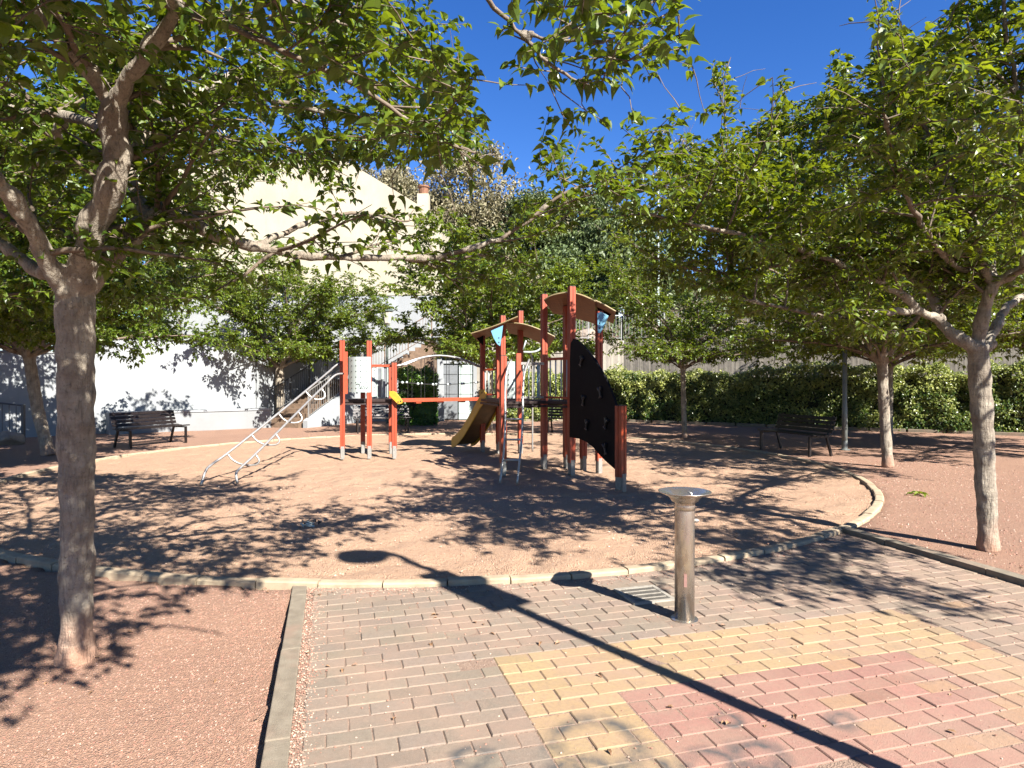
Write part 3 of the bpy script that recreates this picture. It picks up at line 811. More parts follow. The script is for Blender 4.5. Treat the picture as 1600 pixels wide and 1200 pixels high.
# --- foreground mulberry at left (explicit limbs)
b = G(118, 1030, -.06); b.z = -.08
T1 = [
 ([W(118, 470, 3.62), W(95, 440, 3.55), W(72, 408, 3.45), W(45, 350, 3.3), W(0, 280, 3.1), W(-110, 180, 2.9), W(-260, 90, 2.8)], .068, .02),
 ([W(82, 425, 3.55), W(55, 425, 3.65), W(0, 375, 3.8), W(-100, 320, 4.2), W(-230, 270, 4.7)], .038, .014),
 ([W(118, 470, 3.64), W(125, 430, 3.58), W(142, 360, 3.5), W(172, 305, 3.42), W(180, 250, 3.38), W(178, 165, 3.3)], .072, .055),
 ([W(178, 190, 3.32), W(165, 140, 3.25), W(110, 80, 3.1), W(50, 10, 2.9), W(-40, -100, 2.6)], .045, .015),
 ([W(178, 190, 3.32), W(190, 140, 3.22), W(228, 90, 3.1), W(280, 10, 2.95), W(400, -80, 2.7), W(560, -130, 2.5), W(760, -150, 2.3)], .045, .014),
 ([W(176, 220, 3.4), W(160, 200, 3.5), W(100, 180, 3.7), W(0, 168, 4.0), W(-150, 120, 4.4)], .034, .012),
 ([W(118, 470, 3.66), W(140, 440, 3.66), W(175, 395, 3.7), W(215, 355, 3.76), W(252, 338, 3.82)], .068, .055),
 ([W(245, 340, 3.8), W(272, 333, 3.86), W(330, 366, 3.95), W(400, 385, 4.1), W(480, 400, 4.25), W(550, 405, 4.35), W(700, 402, 4.5), W(795, 371, 4.6), W(880, 298, 4.6), W(950, 285, 4.55), W(1005, 262, 4.5)], .046, .003),
 ([W(235, 345, 3.8), W(215, 305, 3.9), W(204, 270, 3.95), W(212, 222, 4.0), W(265, 182, 4.2), W(330, 130, 4.5), W(400, 100, 4.8), W(520, 70, 5.2)], .042, .014),
 ([W(265, 182, 4.2), W(330, 210, 4.6), W(420, 230, 5.1), W(520, 250, 5.6)], .024, .01),
 ([W(280, 20, 2.95), W(350, 40, 3.0), W(460, 90, 3.05), W(575, 140, 3.1), W(660, 205, 3.15), W(745, 240, 3.2)], .018, .006),
 ([W(560, -130, 2.5), W(680, -90, 2.8), W(770, 10, 3.1), W(812, 50, 3.2), W(850, 95, 3.2), W(905, 130, 3.2)], .016, .006),
 ([W(815, 52, 3.2), W(900, 70, 3.2), W(980, 60, 3.2), W(1050, 14, 3.2)], .009, .004),
 ([W(400, 385, 4.1), W(470, 350, 4.4), W(560, 330, 4.7), W(640, 345, 5.0)], .02, .007),
 ([W(0, 280, 3.1), W(-100, 220, 2.6), W(-300, 150, 2.1)], .03, .01),
 ([W(400, -80, 2.7), W(450, 0, 3.4), W(500, 30, 4.0), W(600, 60, 4.3)], .018, .007),
 ([W(280, 20, 2.95), Vector((-1.3, 2.3, 3.15)), Vector((-.8, 1.6, 3.2)), Vector((-.1, 1.1, 3.25))], .026, .008),
 ([Vector((-.8, 1.6, 3.2)), Vector((-.6, .8, 3.15)), Vector((-.5, .8, 3.1))], .018, .007),
 ([Vector((-1.7, 1.5, 3.2)), Vector((-1.2, .8, 3.1)), Vector((-1.1, .3, 3.1))], .018, .007),
 ([Vector((-.1, 1.1, 3.25)), Vector((.4, 1.1, 3.2)), Vector((.7, 1.0, 3.2))], .012, .006),
 ([W(50, 10, 2.9), Vector((-1.9, 2.2, 3.2)), Vector((-1.7, 1.5, 3.2)), Vector((-1.5, .7, 3.2))], .026, .008),
 ([Vector((-.8, 1.6, 3.2)), Vector((-.3, 1.9, 3.3)), Vector((.3, 1.9, 3.35))], .014, .006),
 ([W(330, 130, 4.5), Vector((-1.6, 5.1, 3.75)), Vector((-1.1, 5.7, 3.9)), Vector((-.8, 6.4, 3.9))], .022, .008),
 ([W(265, 182, 4.2), Vector((-2.4, 5.2, 3.6)), Vector((-2.5, 6.0, 3.75)), Vector((-2.7, 6.7, 3.8))], .026, .008),
 ([W(100, 180, 3.7), Vector((-3.4, 4.8, 3.4)), Vector((-4.1, 5.6, 3.5)), Vector((-4.9, 6.2, 3.5))], .03, .008),
 ([Vector((-3.4, 4.8, 3.4)), Vector((-3.6, 5.8, 3.5)), Vector((-3.7, 6.6, 3.6))], .016, .006),
 ([W(0, 280, 3.1), Vector((-2.9, 2.4, 2.9)), Vector((-3.1, 1.6, 3.1)), Vector((-3.0, .8, 3.2))], .026, .008),
]
for sx, sy in ((.45, -.25), (-.5, .1), (.15, .4)):
    for a_, b_, c_ in ((Vector((-.8, 1.6, 3.25)), Vector((-.6, 1.2, 3.2)), Vector((-.4, .9, 3.1))), (Vector((-1.6, 1.7, 3.2)), Vector((-1.3, 1.3, 3.15)), Vector((-1.0, .9, 3.1)))):
        o_ = Vector((sx, sy, .08)); T1.append(([a_, b_ + o_ * .6, c_ + o_], .014, .006))
def keep1(P, nr):
    d = P[:, 1]; px = 800 + F * P[:, 0] / np.maximum(d, .01); py = HY - F * (P[:, 2] - CAMH) / np.maximum(d, .01)
    k = (d > 1.1) | (P[:, 2] > 2.6)
    lim = np.where(py < 300, 745 + (py - 120) * .15, 2000)
    sky_ = (d > .3) & (px > lim) & (py < 170) & ~((px > 770) & (px < 1085) & (py < 150) & (py < 165 - (px - 900) * .25))
    sky2 = (d > .3) & (px > 560) & (px < 800) & (py > 265) & (py < 335) & (nr.random(len(P)) < .7)
    sky3 = (d > .3) & (px > 760) & (px < 1200) & (py > 135) & (py < 160)
    gap_ = (d > .3) & (px > 765) & (px < 832) & (py > 140) & (py < 300) & (nr.random(len(P)) < .8)
    wallw = gap_ | (d > .3) & (px > 300) & (px < 600) & (py > 265) & (py < 480) & (nr.random(len(P)) < .2)
    limbv = (d > .3) & (d < 3.35) & (px > -20) & (px < 300) & (py > 150) & (nr.random(len(P)) < .72)
    und = ((d > .3) & (px < 640) & (py > 470)) | limbv
    pr_ = (d > .3) & (px > 640) & (px < 1000) & (py > 455)
    return k & ~sky_ & ~sky2 & ~sky3 & ~und & ~pr_ & ~wallw
t1 = tree('mulberry_tree', 'thick mottled mulberry in the left foreground, forking low into heavy limbs', (b.x, b.y, b.z),
     [b, W(119, 850, 3.78), W(119, 620, 3.70), W(118, 455, 3.64)], (.088, .096), T1, 21, hires=True, sec_step=.2, sec_len=(.45, 1.0), leaf=(.045, .09),
     leaf_step=.026, keep=keep1, vox=.011, zmin=2.05, start=.34)

# --- right mulberry
b = G(1545, 860)
T2 = [
 ([W(1528, 545, 6.0), W(1500, 530, 6.0), W(1478, 515, 6.05), W(1465, 490, 6.1), W(1457, 462, 6.15), W(1440, 442, 6.25), W(1400, 420, 6.4), W(1340, 385, 6.7), W(1250, 350, 7.2), W(1170, 330, 7.6)], .062, .012),
 ([W(1468, 500, 6.08), W(1437, 487, 5.9), W(1417, 467, 5.8), W(1390, 450, 5.7), W(1355, 430, 5.6), W(1270, 395, 5.4), W(1170, 370, 5.2), W(1080, 350, 5.1), W(1010, 335, 5.1)], .042, .008),
 ([W(1435, 487, 5.9), W(1380, 489, 5.7), W(1340, 500, 5.6), W(1260, 490, 5.4), W(1170, 470, 5.3)], .03, .01),
 ([W(1528, 545, 6.05), W(1533, 500, 6.0), W(1547, 455, 5.9), W(1556, 438, 5.85), W(1600, 420, 5.7), W(1700, 380, 5.4), W(1850, 300, 5.2)], .07, .016),
 ([W(1550, 445, 5.9), W(1540, 430, 5.95), W(1500, 420, 6.0), W(1470, 400, 5.6), W(1430, 340, 4.9), W(1400, 260, 4.3), W(1380, 180, 3.9)], .034, .009),
 ([W(1540, 545, 6.05), W(1560, 505, 6.2), W(1572, 475, 6.4), W(1620, 455, 6.9), W(1700, 430, 7.6), W(1790, 400, 8.4)], .045, .012),
 ([W(1700, 380, 5.4), W(1720, 300, 4.7), W(1750, 160, 3.9), W(1800, 0, 3.4), W(1900, -150, 3.0)], .03, .01),
 ([W(1555, 440, 5.85), W(1540, 380, 6.0), W(1500, 300, 6.4), W(1450, 230, 6.9), W(1400, 200, 7.4)], .03, .01),
 ([W(1850, 300, 5.2), Vector((5.7, 4.1, 3.1)), Vector((5.6, 2.9, 3.15)), Vector((5.2, 2.0, 3.2))], .024, .008),
 ([Vector((5.65, 3.4, 3.1)), Vector((5.0, 3.0, 3.2)), Vector((4.6, 2.2, 3.2))], .016, .006),
 ([W(1550, 445, 5.9), W(1500, 330, 5.7), W(1450, 220, 5.6), W(1420, 130, 5.5), W(1410, 60, 5.4)], .035, .008),
 ([W(1600, 420, 5.7), W(1600, 300, 5.5), W(1590, 150, 5.2), W(1560, 20, 5.0), W(1580, -80, 4.9)], .035, .008),
 ([W(1390, 200, 5.8), W(1372, 130, 5.8), W(1382, 60, 5.8), W(1376, -5, 5.8)], .010, .003),
 ([W(1440, 200, 5.6), W(1425, 110, 5.6), W(1400, 40, 5.6), W(1410, -30, 5.6)], .010, .003),
 ([W(1140, 260, 6.3), W(1133, 200, 6.3), W(1127, 150, 6.3), W(1134, 102, 6.3)], .008, .003),
 ([W(1230, 230, 6.1), W(1200, 180, 6.1), W(1220, 140, 6.1)], .008, .003),
 ([W(1330, 190, 6.0), W(1290, 140, 6.0), W(1310, 90, 6.0)], .008, .003),
 ([W(1590, 150, 5.2), W(1520, 80, 5.1), W(1500, 0, 5.0), W(1470, -60, 5.0)], .016, .004),
 ([W(1450, 220, 5.6), W(1370, 190, 5.8), W(1280, 190, 6.1)], .016, .006),
 ([W(1450, 230, 6.9), W(1330, 230, 7.6), W(1220, 240, 8.2), W(1120, 270, 8.6)], .024, .007),
 ([W(1330, 230, 7.6), W(1260, 300, 8.4), W(1140, 340, 8.8)], .018, .007),
 ([W(1340, 385, 6.7), W(1220, 330, 6.4), W(1100, 290, 6.2), W(1010, 275, 6.1)], .02, .007),
 ([W(1250, 350, 7.2), W(1150, 400, 7.6), W(1060, 420, 7.8)], .018, .007),
 ([W(1270, 395, 5.4), W(1200, 420, 5.6), W(1100, 430, 5.8), W(1020, 400, 6.0)], .018, .007),
 ([W(1700, 430, 7.6), W(1600, 400, 8.6), W(1500, 385, 9.2)], .02, .008),
]
def keep2(P, nr):
    d = P[:, 1]; px = 800 + F * P[:, 0] / np.maximum(d, .01); py = HY - F * (P[:, 2] - CAMH) / np.maximum(d, .01)
    topl = np.interp(px, [900, 1000, 1100, 1200, 1300, 1400, 1480, 1600], [330, 240, 225, 190, 140, 95, 20, -200])
    j = nr.normal(0, 14, len(P))
    topl = np.minimum(topl, np.interp(px, [1100, 1112, 1148, 1160, 1180, 1192, 1228, 1240, 1280, 1292, 1325, 1350, 1364, 1390, 1400, 1416, 1424], [999, 95, 95, 999, 999, 130, 130, 999, 999, 80, 80, 999, -20, -20, 50, 30, 999]))
    lv_ = (d > .3) & (d < 5.75) & (px > 1410) & (px < 1640) & (py > 405) & (nr.random(len(P)) < .7)
    return ~lv_ & ~((d > .3) & (py < topl + j) & (px < 1620) & (nr.random(len(P)) < .93)) & ~((d > .3) & (px < 960 + j * 2) & (py > 340)) & ~((d > .3) & (py > 545) & (px < 1500)) & ~((d > .3) & (px < 1120) & (py > 460)) & (d > .2)
tree('mulberry_tree', 'pale-trunked mulberry in the right foreground, standing in gravel beyond the right kerb', (b.x, b.y, 0),
     [b, W(1541, 760, 6.04), W(1535, 650, 6.03), W(1527, 540, 6.02)], (.083, .092), T2, 33, mat=M_LEAF2, hires=True, sec_step=.17, sec_len=(.4, 1.0), leaf=(.045, .085),
     leaf_step=.021, sprouts=4, keep=keep2, vox=.014, zmin=2.0, start=.3)

# --- others: (px, py base, r, fork z, n limbs, L, rise, lean, label)
def std_tree(px, py, r, fz, n, L, rise, lean, label, seed, mat=None, step=.06, leaf=(.065, .10), sstep=.3, zmin=2.0, sprouts=1, yaw=0, sl=(.45, 1.0), keep=None, group='mulberry trees around the playground'):
    b = G(px, py) if isinstance(px, (int, float)) and py is not None else Vector((px[0], px[1], 0))
    f = Vector((b.x + lean[0], b.y + lean[1], fz)); m = b.lerp(f, .5) + Vector((lean[0] * .12, 0, 0))
    return tree('mulberry_tree', label, tuple(b), [b, m, f], (r, r * .95), auto_limbs(f, n, L, rise, seed, r0=r * .55, yaw0=yaw), seed, mat=mat, leaf=leaf, leaf_step=step,
                sec_step=sstep, zmin=zmin, vox=.02, sprouts=sprouts, sec_len=sl, keep=keep, start=.25, group=group)
std_tree(1388, 730, .095, 1.95, 7, 3.0, 1.5, (-.12, 0), 'mulberry with stout trunk between the grey lamp post and the right foreground tree', 41, mat=M_LEAF2, step=.034, zmin=2.0, sprouts=3, sstep=.22)
std_tree(1070, 685, .075, 1.95, 8, 2.5, 1.6, (-.05, 0), 'slender pale mulberry in front of the hedge, left of the right-hand bench', 42, mat=M_LEAF2, step=.028, leaf=(.07, .10), sstep=.24, zmin=2.1, sl=(.3, .7))
std_tree(437, 664, .16, 2.1, 8, 3.6, 2.5, (0, 0), 'bushy mulberry in front of the white wall beside the staircase', 43, mat=M_LEAF2, step=.031, leaf=(.085, .13), sstep=.22, zmin=2.15)
std_tree(76, 712, .12, 2.15, 8, 3.9, 2.6, (-.42, 0), 'leaning dark mulberry at left, behind the thick foreground trunk', 44, step=.028, leaf=(.09, .13), sstep=.2, zmin=2.05)
std_tree(765, 677, .085, 2.0, 8, 3.0, 2.3, (.03, 0), 'young mulberry behind the slide, with pale thin trunk', 45, mat=M_LEAF2, step=.035, leaf=(.10, .14), sstep=.26, zmin=2.25)
std_tree((-8.6, 7.6), None, .13, 2.2, 9, 4.1, 2.7, (0, 0), 'dense mulberry crown reaching in from the left edge', 46, step=.03, leaf=(.09, .13), sstep=.2, zmin=2.1)
std_tree((12.2, 13.5), None, .12, 2.0, 8, 3.6, 2.8, (0, 0), 'mulberry crown filling the right edge behind the foreground tree', 47, mat=M_LEAF2, step=.045, leaf=(.09, .13), sstep=.22, zmin=2.2, sprouts=3)
std_tree((10.3, 17.5), None, .11, 2.0, 8, 3.4, 2.9, (0, 0), 'broad mulberry crown rising over the hedge behind the right bench', 48, mat=M_LEAF2, step=.045, leaf=(.10, .14), sstep=.22, zmin=2.35, sprouts=3)

# hedge
def hedge(name, segs, h, th, n, label, mat, size, seed, cat='hedge', lump=.2, h0=.05):
    nr = np.random.default_rng(seed)
    a0 = segs[0][0]; o = thing(name, (a0.x, a0.y, 0), label, cat)
    mb = MB()
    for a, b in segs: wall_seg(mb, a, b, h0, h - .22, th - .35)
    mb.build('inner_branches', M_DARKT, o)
    Ls = [(b - a).length for a, b in segs]; tot = sum(Ls); Ps = []; Ns = []
    for (a, b), L in zip(segs, Ls):
        m = int(n * L / tot); s = nr.random(m) * L; u = (b - a) / L; nn = np.array([u.y, -u.x])
        lumpv = lump * (vnoise(s, s * 0 + seed, .8, 1) * 2 + vnoise(s, s * 0 + seed, .3, 2))
        face = nr.random(m); z = np.empty(m); off = np.empty(m); nrm = np.zeros((m, 3))
        ft = face < .72; tp = ~ft
        zz = nr.random(m) ** .9
        l2 = lump * (vnoise(s, zz * h + 5, .45, 3) * 2)
        z[ft] = h0 + zz[ft] * (h - h0 + lumpv[ft]); off[ft] = th / 2 + l2[ft] - nr.exponential(.05, ft.sum())
        z[tp] = h + lumpv[tp] * 1.4 + l2[tp] - nr.exponential(.06, tp.sum()) + np.where(nr.random(tp.sum()) < .04, nr.random(tp.sum()) * .18, 0); off[tp] = (nr.random(tp.sum()) - .5) * th
        nrm[ft] = (nn[0], nn[1], .35); nrm[tp] = (nn[0] * .2, nn[1] * .2, 1)
        rnd = np.where((z > h - .25) & ft, (z - h + .25), 0); off = off - rnd * .35
        Ps.append(np.c_[a.x + u.x * s + nn[0] * off, a.y + u.y * s + nn[1] * off, z]); Ns.append(nrm)
    P = np.concatenate(Ps); N = np.concatenate(Ns) + nr.normal(0, .5, (len(P), 3))
    D = np.cross(N, nr.normal(0, 1, (len(P), 3))); D[:, 2] += .2
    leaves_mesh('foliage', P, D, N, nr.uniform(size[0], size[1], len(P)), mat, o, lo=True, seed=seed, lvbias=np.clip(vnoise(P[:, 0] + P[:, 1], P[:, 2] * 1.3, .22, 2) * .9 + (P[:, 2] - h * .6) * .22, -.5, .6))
    return o
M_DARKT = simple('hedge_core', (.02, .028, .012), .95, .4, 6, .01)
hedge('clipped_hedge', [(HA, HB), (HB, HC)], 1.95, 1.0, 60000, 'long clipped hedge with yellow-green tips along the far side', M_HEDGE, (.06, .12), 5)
hedge('round_shrub', [(Vector((-4.1, 23.2)), Vector((-2.75, 23.4)))], 1.85, 1.1, 7000, 'dark green shrub behind the rope bridge, left of the pale gate', M_SHRUB, (.07, .12), 6, 'shrub', .22)

# weeds at the hedge foot
# hill trees
def hill_tree(name, px, py_top, d, rad, mat, seed, label, nleaf=5000, leaf=(.2, .38), squash=1.0, zb=None, cl=26, spread=.16, droop=0., bare=False, trunk=.16):
    rg = random.Random(seed); nr = np.random.default_rng(seed)
    x = (px - 800) / F * d; zt = CAMH + (HY - py_top) / F * d
    zb = float(hh(np.array(x), np.array(d))) if zb is None else zb
    zb -= .2
    o = thing(name, (x, d, zb), label, 'tree', 'trees on the hillside')
    tm = MB(); H = zt - zb; cz = zt - rad * squash; top = Vector((x + rg.uniform(-.3, .3), d, cz))
    tm.tube([(x, d, zb), (x + .2, d, zb + H * .25), top, (x, d, zt - rad * .3)], [trunk, trunk * .8, trunk * .5, .03], 8)
    P = []
    for k in range(cl):
        while True:
            q = Vector((rg.uniform(-1, 1), rg.uniform(-1, 1), rg.uniform(-1, 1)))
            if .45 < q.length < 1: break
        c = Vector((x + q.x * rad, d + q.y * rad, cz + q.z * rad * squash))
        st = Vector((x, d, max(zb + H * .25, c.z - rad * rg.uniform(.5, 1.1))))
        tm.tube([st, st.lerp(c, .55) + Vector((0, 0, .15)), c], [trunk * .3, trunk * .18, .015], 5, cap=False)
        if bare:
            for _ in range(7):
                e = c + Vector((rg.gauss(0, .5), rg.gauss(0, .5), rg.uniform(.3, 1.6))); tm.tube([c, c.lerp(e, .5) + Vector((rg.gauss(0, .08), 0, 0)), e], [.02, .013, .006], 4, cap=False)
        m = int(nleaf / cl * rg.uniform(.5, 1.5)); s = rad * spread * rg.uniform(.7, 1.5)
        pp = nr.normal(0, 1, (m, 3)) * (s, s, s * (.75 + droop)); pp[:, 2] -= droop * np.abs(pp[:, 2])
        P.append(np.array(c)[None] + pp)
    tm.build('trunk', M_BARKD, o, smooth=True)
    P = np.concatenate(P); D = nr.normal(0, 1, (len(P), 3)); D[:, 2] -= .3 + droop; N = nr.normal(0, .6, (len(P), 3)); N[:, 2] += 1; 
    leaves_mesh('crown', P, D, N, nr.uniform(leaf[0], leaf[1], len(P)), mat, o, lo=True, seed=seed)
hill_tree('eucalyptus_tree', 738, 238, 44, 3.4, M_EUC, 61, 'brownish eucalyptus standing just right of the house chimney', 22000, cl=46, spread=.2, squash=1.5, zb=4, leaf=(.18, .34))
hill_tree('eucalyptus_tree', 612, 262, 52, 3.0, M_EUC, 62, 'faded eucalyptus crown peeking over the house roof slope', 12000, squash=1.1, zb=4, leaf=(.18, .34))
hill_tree('pine_tree', 835, 296, 42, 2.7, M_PINE, 63, 'rounded dark pine crown between the eucalyptus and the pepper tree', 15000, squash=1.1, leaf=(.16, .3), zb=5)
hill_tree('pine_tree', 905, 310, 46, 2.6, M_EUC, 64, 'olive-brown crown right of the rounded dark pine', 12000, squash=1.2, leaf=(.16, .3))
hill_tree('pepper_tree', 965, 285, 40, 2.8, M_PEP, 65, 'feathery green pepper tree left of the tall white pole', 16000, squash=1.4, droop=.9, leaf=(.14, .28))
hill_tree('bare_tree', 1062, 205, 46, 2.2, M_EUC, 66, 'sparse half-bare tree right of the tall white pole', 1500, squash=1.8, bare=True, leaf=(.14, .26))
hill_tree('pine_tree', 1140, 260, 44, 4.5, M_PINE, 67, 'dark pine hidden behind the mulberry canopy at centre right', 7000)
hill_tree('eucalyptus_tree', 1470, 75, 33, 3.4, M_EUC, 68, 'tall brownish eucalyptus above the right mulberry canopy', 8000, squash=1.3, leaf=(.16, .3), cl=36)
hill_tree('pine_tree', 1330, 220, 40, 5.0, M_PINE, 69, 'dark pine behind the right mulberry canopy', 8000)
hill_tree('pine_tree', 760, 380, 37, 2.6, M_PINE, 70, 'low dark pine beside the right end of the house', 6000, zb=3.2, squash=1.2)
hill_tree('pine_tree', 860, 400, 36, 2.4, M_PINE, 71, 'low dark tree above the terrace railing behind the play tower', 7000, zb=3.2, squash=.9)
hill_tree('olive_tree', 800, 415, 33, 1.8, M_EUC, 72, 'grey olive tree above the terrace behind the low tower roof', 5000, zb=3.2, leaf=(.12, .22))
hill_tree('pine_tree', 985, 385, 36, 2.6, M_PINE, 73, 'dark low pine behind the blue and white sign', 8000, squash=.8)
hill_tree('pine_tree', 905, 370, 39, 2.4, M_PEP, 74, 'green bushy tree on the slope behind the tall tower', 6000, squash=1.1)
hill_tree('pine_tree', 1560, 200, 36, 4.5, M_PINE, 75, 'dark pine at the far right behind the canopy', 7000)
hill_tree('pine_tree', 700, 400, 40, 3.0, M_PINE, 76, 'dark tree between house end and terrace', 7000, zb=3.0, squash=1.4)
hill_tree('broadleaf_tree', 20, 255, 24, 3.4, M_LEAF, 81, 'dark broad tree beyond the white wall at the far left', 16000, zb=0, leaf=(.12, .2), squash=1.1, cl=40)
hill_tree('broadleaf_tree', 160, 300, 25, 3.0, M_LEAF, 82, 'dark broad tree beyond the white wall beside the house corner', 14000, zb=0, leaf=(.12, .2), squash=1.2, cl=40)
# scrub on the slope
nr = np.random.default_rng(90); n = 26000
gx_ = nr.uniform(-2, 40, n); dd_ = nr.uniform(4, 22, n)
gy_ = np.where(gx_ < 4.67, 26.5 + .12 * (gx_ + 1.5) + dd_, 27.05 - (gx_ - 4.67) * .6247 + dd_)
k = vnoise(gx_, gy_, 2.2, 3) > -.08; gx_, gy_ = gx_[k], gy_[k]
P = np.c_[gx_, gy_, hh(gx_, gy_) + nr.exponential(.25, len(gx_))]
D = nr.normal(0, 1, (len(P), 3)); D[:, 2] = abs(D[:, 2]) + .3
tag(leaves_mesh('scrub', P, D, nr.normal(0, 1, (len(P), 3)), nr.uniform(.14, .3, len(P)), M_PEP, None, seed=3), 'low scrub covering the slope behind the terrace', 'scrub', kind='stuff')

# ------------------------------------------------------------------ playground structure
o = PG = thing('play_structure', (0, 12, 0), 'red timber playground tower set with slide, bridge, ladders and black climbing wall', 'playground')
def V2(px, py): g = G(px, py); return Vector((g.x, g.y))
def post(p, ztop, z0=.22, w_=.1, rz=.25, mat=None, parent=None):
    c = Vector((p.x, p.y, 0)); mb = MB()
    # post with two grooves: three ribs per face
    a = w_ / 2; g_ = w_ * .06; pro = []
    ring = [(-a, -a), (-g_, -a), (-g_ * .9, -a + .010), (g_ * .9, -a + .010), (g_, -a), (a, -a)]
    full = []
    for k in range(4):
        cr, sr = math.cos(k * math.pi / 2), math.sin(k * math.pi / 2)
        for (x, y) in ring[:-1] if True else ring: full.append((x * cr - y * sr, x * sr + y * cr))
    cr, sr = math.cos(rz), math.sin(rz)
    poly = [Vector((c.x + x * cr - y * sr, c.y + x * sr + y * cr, z0)) for x, y in full]
    mb.prism(poly, (0, 0, ztop - z0))
    po = mb.build('post', mat or M_POST, PG)
    mb = MB(); mb.box((c.x, c.y, ztop + .006), (w_ * .96, w_ * .96, .012), rz=rz); mb.build('post_cap', M_DECK, po)
    mb = MB(); mb.box((c.x, c.y, z0 / 2 + .02), (w_ * .85, w_ * .85, z0 - .045), rz=rz)
    for s_ in (-1, 1):
        v = Matrix.Rotation(rz, 3, 'Z') @ Vector((0, s_ * (w_ / 2 + .004), 0)); mb.box((c.x + v.x, c.y + v.y, .14), (w_ * .7, .006, .26), rz=rz)
    mb.build('post_foot', M_FOOT, po)
    return po
PA, PB, PC, PD, PE = V2(535, 718), V2(577, 717), V2(616, 717), V2(567, 709), V2(611, 709.5)
for p, z in ((PA, 2.42), (PB, 2.42), (PC, 1.97), (PD, 1.95), (PE, 1.95)): post(p, z)
def deck(poly, z, th=.05):
    mb = MB(); mb.prism([Vector((p.x, p.y, z - th)) for p in poly], (0, 0, th)); d_ = mb.build('deck', M_DECK, PG)
    mb = MB()
    for a, b in zip(poly, poly[1:] + poly[:1]): mb.beam((a.x, a.y, z - .091), (b.x, b.y, z - .091), .04, .04)
    mb.build('deck_frame', M_DECK, d_)
ex = Vector((0, .75))
deck([PA, PB, PC, PC + ex, PA + ex], 1.22)
def curved_panel(a, b, z0, z1, bulge, mat, holes=True, nrow=6, ncol=4, name='curved_panel', th=.02):
    a = Vector((*a, 0)); b = Vector((*b, 0)); n = 12; d = (b - a); nn = Vector((d.y, -d.x, 0)).normalized()
    mb = MB(); P_ = lambda s, o_=0: a + d * s + nn * (bulge * math.sin(math.pi * s) + o_)
    vs = []; 
    for i in range(n + 1):
        for o_ in (0, -th):
            p = P_(i / n, o_); vs += [(p.x, p.y, z0), (p.x, p.y, z1)]
    fs = []
    for i in range(n):
        k = i * 4; fs += [(k, k + 4, k + 5, k + 1), (k + 2, k + 3, k + 7, k + 6), (k + 1, k + 5, k + 7, k + 3), (k, k + 2, k + 6, k + 4)]
    fs += [(0, 1, 3, 2), (n * 4, n * 4 + 2, n * 4 + 3, n * 4 + 1)]
    mb.add(vs, fs); pn = mb.build(name, mat, PG)
    if holes:
        mb = MB()
        for r_ in range(nrow):
            for c_ in range(ncol):
                s = (c_ + .9) / (ncol + .6); z = z0 + (z1 - z0) * (r_ + .7) / (nrow + .3); p = P_(s, .0015); p2 = P_(s, -.004)
                mb.tube([(p.x, p.y, z), (p2.x, p2.y, z)], .0125, 8)
        mb.build('holes', M_HOLE, pn)
    return pn
a = V2(545, 718.5); b2 = V2(579, 719.5)
pn = curved_panel(a, b2, 1.37, 2.08, .09, M_WHITEP)
# scribbled tag on the panel
mb = MB()
def panelpt(s, z):
    d = b2 - a; nn = Vector((d.y, -d.x)).normalized(); q = a + d * s + nn * (.09 * math.sin(math.pi * s) + .003); return (q.x, q.y, z)
for st in ([(.42, 1.52), (.52, 1.54), (.60, 1.52), (.56, 1.47)], [(.60, 1.44), (.66, 1.50), (.70, 1.43), (.76, 1.50)], [(.78, 1.43), (.80, 1.50), (.84, 1.44), (.88, 1.50), (.92, 1.43)]):
    mb.tube([panelpt(*q) for q in st], .006, 5)
mb.build('scribble', M_HOLE, pn)
p = V2(540.5, 720.5)
mb = MB(); mb.box((p.x, p.y, 1.76), (.07, .07, .84), rz=.2); mb.build('panel_post', M_RAIL, PG)
mb = MB(); p1, p2 = V2(580, 717), V2(612, 716.5)
mb.beam((p1.x, p1.y + .05, 1.91), (p2.x, p2.y + .05, 1.91), .05, .05); mb.build('guard_rail', M_RAIL, PG)
curved_panel(V2(578, 714), V2(589, 713), 1.27, 1.86, .03, M_WHITEP, ncol=1, nrow=8)
for x0, x1 in ((590, 597), (599, 606)):
    pa_, pb_ = V2(x0, 713), V2(x1, 713); mb = MB(); mb.beam((pa_.x, pa_.y, 1.56), (pb_.x, pb_.y, 1.56), .02, .6); q = mb.build('bar_panel', M_GREYP, PG)
    mb = MB()
    for pp in (pa_, pb_): mb.tube([(pp.x, pp.y - .02, 1.25), (pp.x, pp.y - .02, 1.88)], .011, 6)
    mb.build('white_bar', M_WHITEP, q)
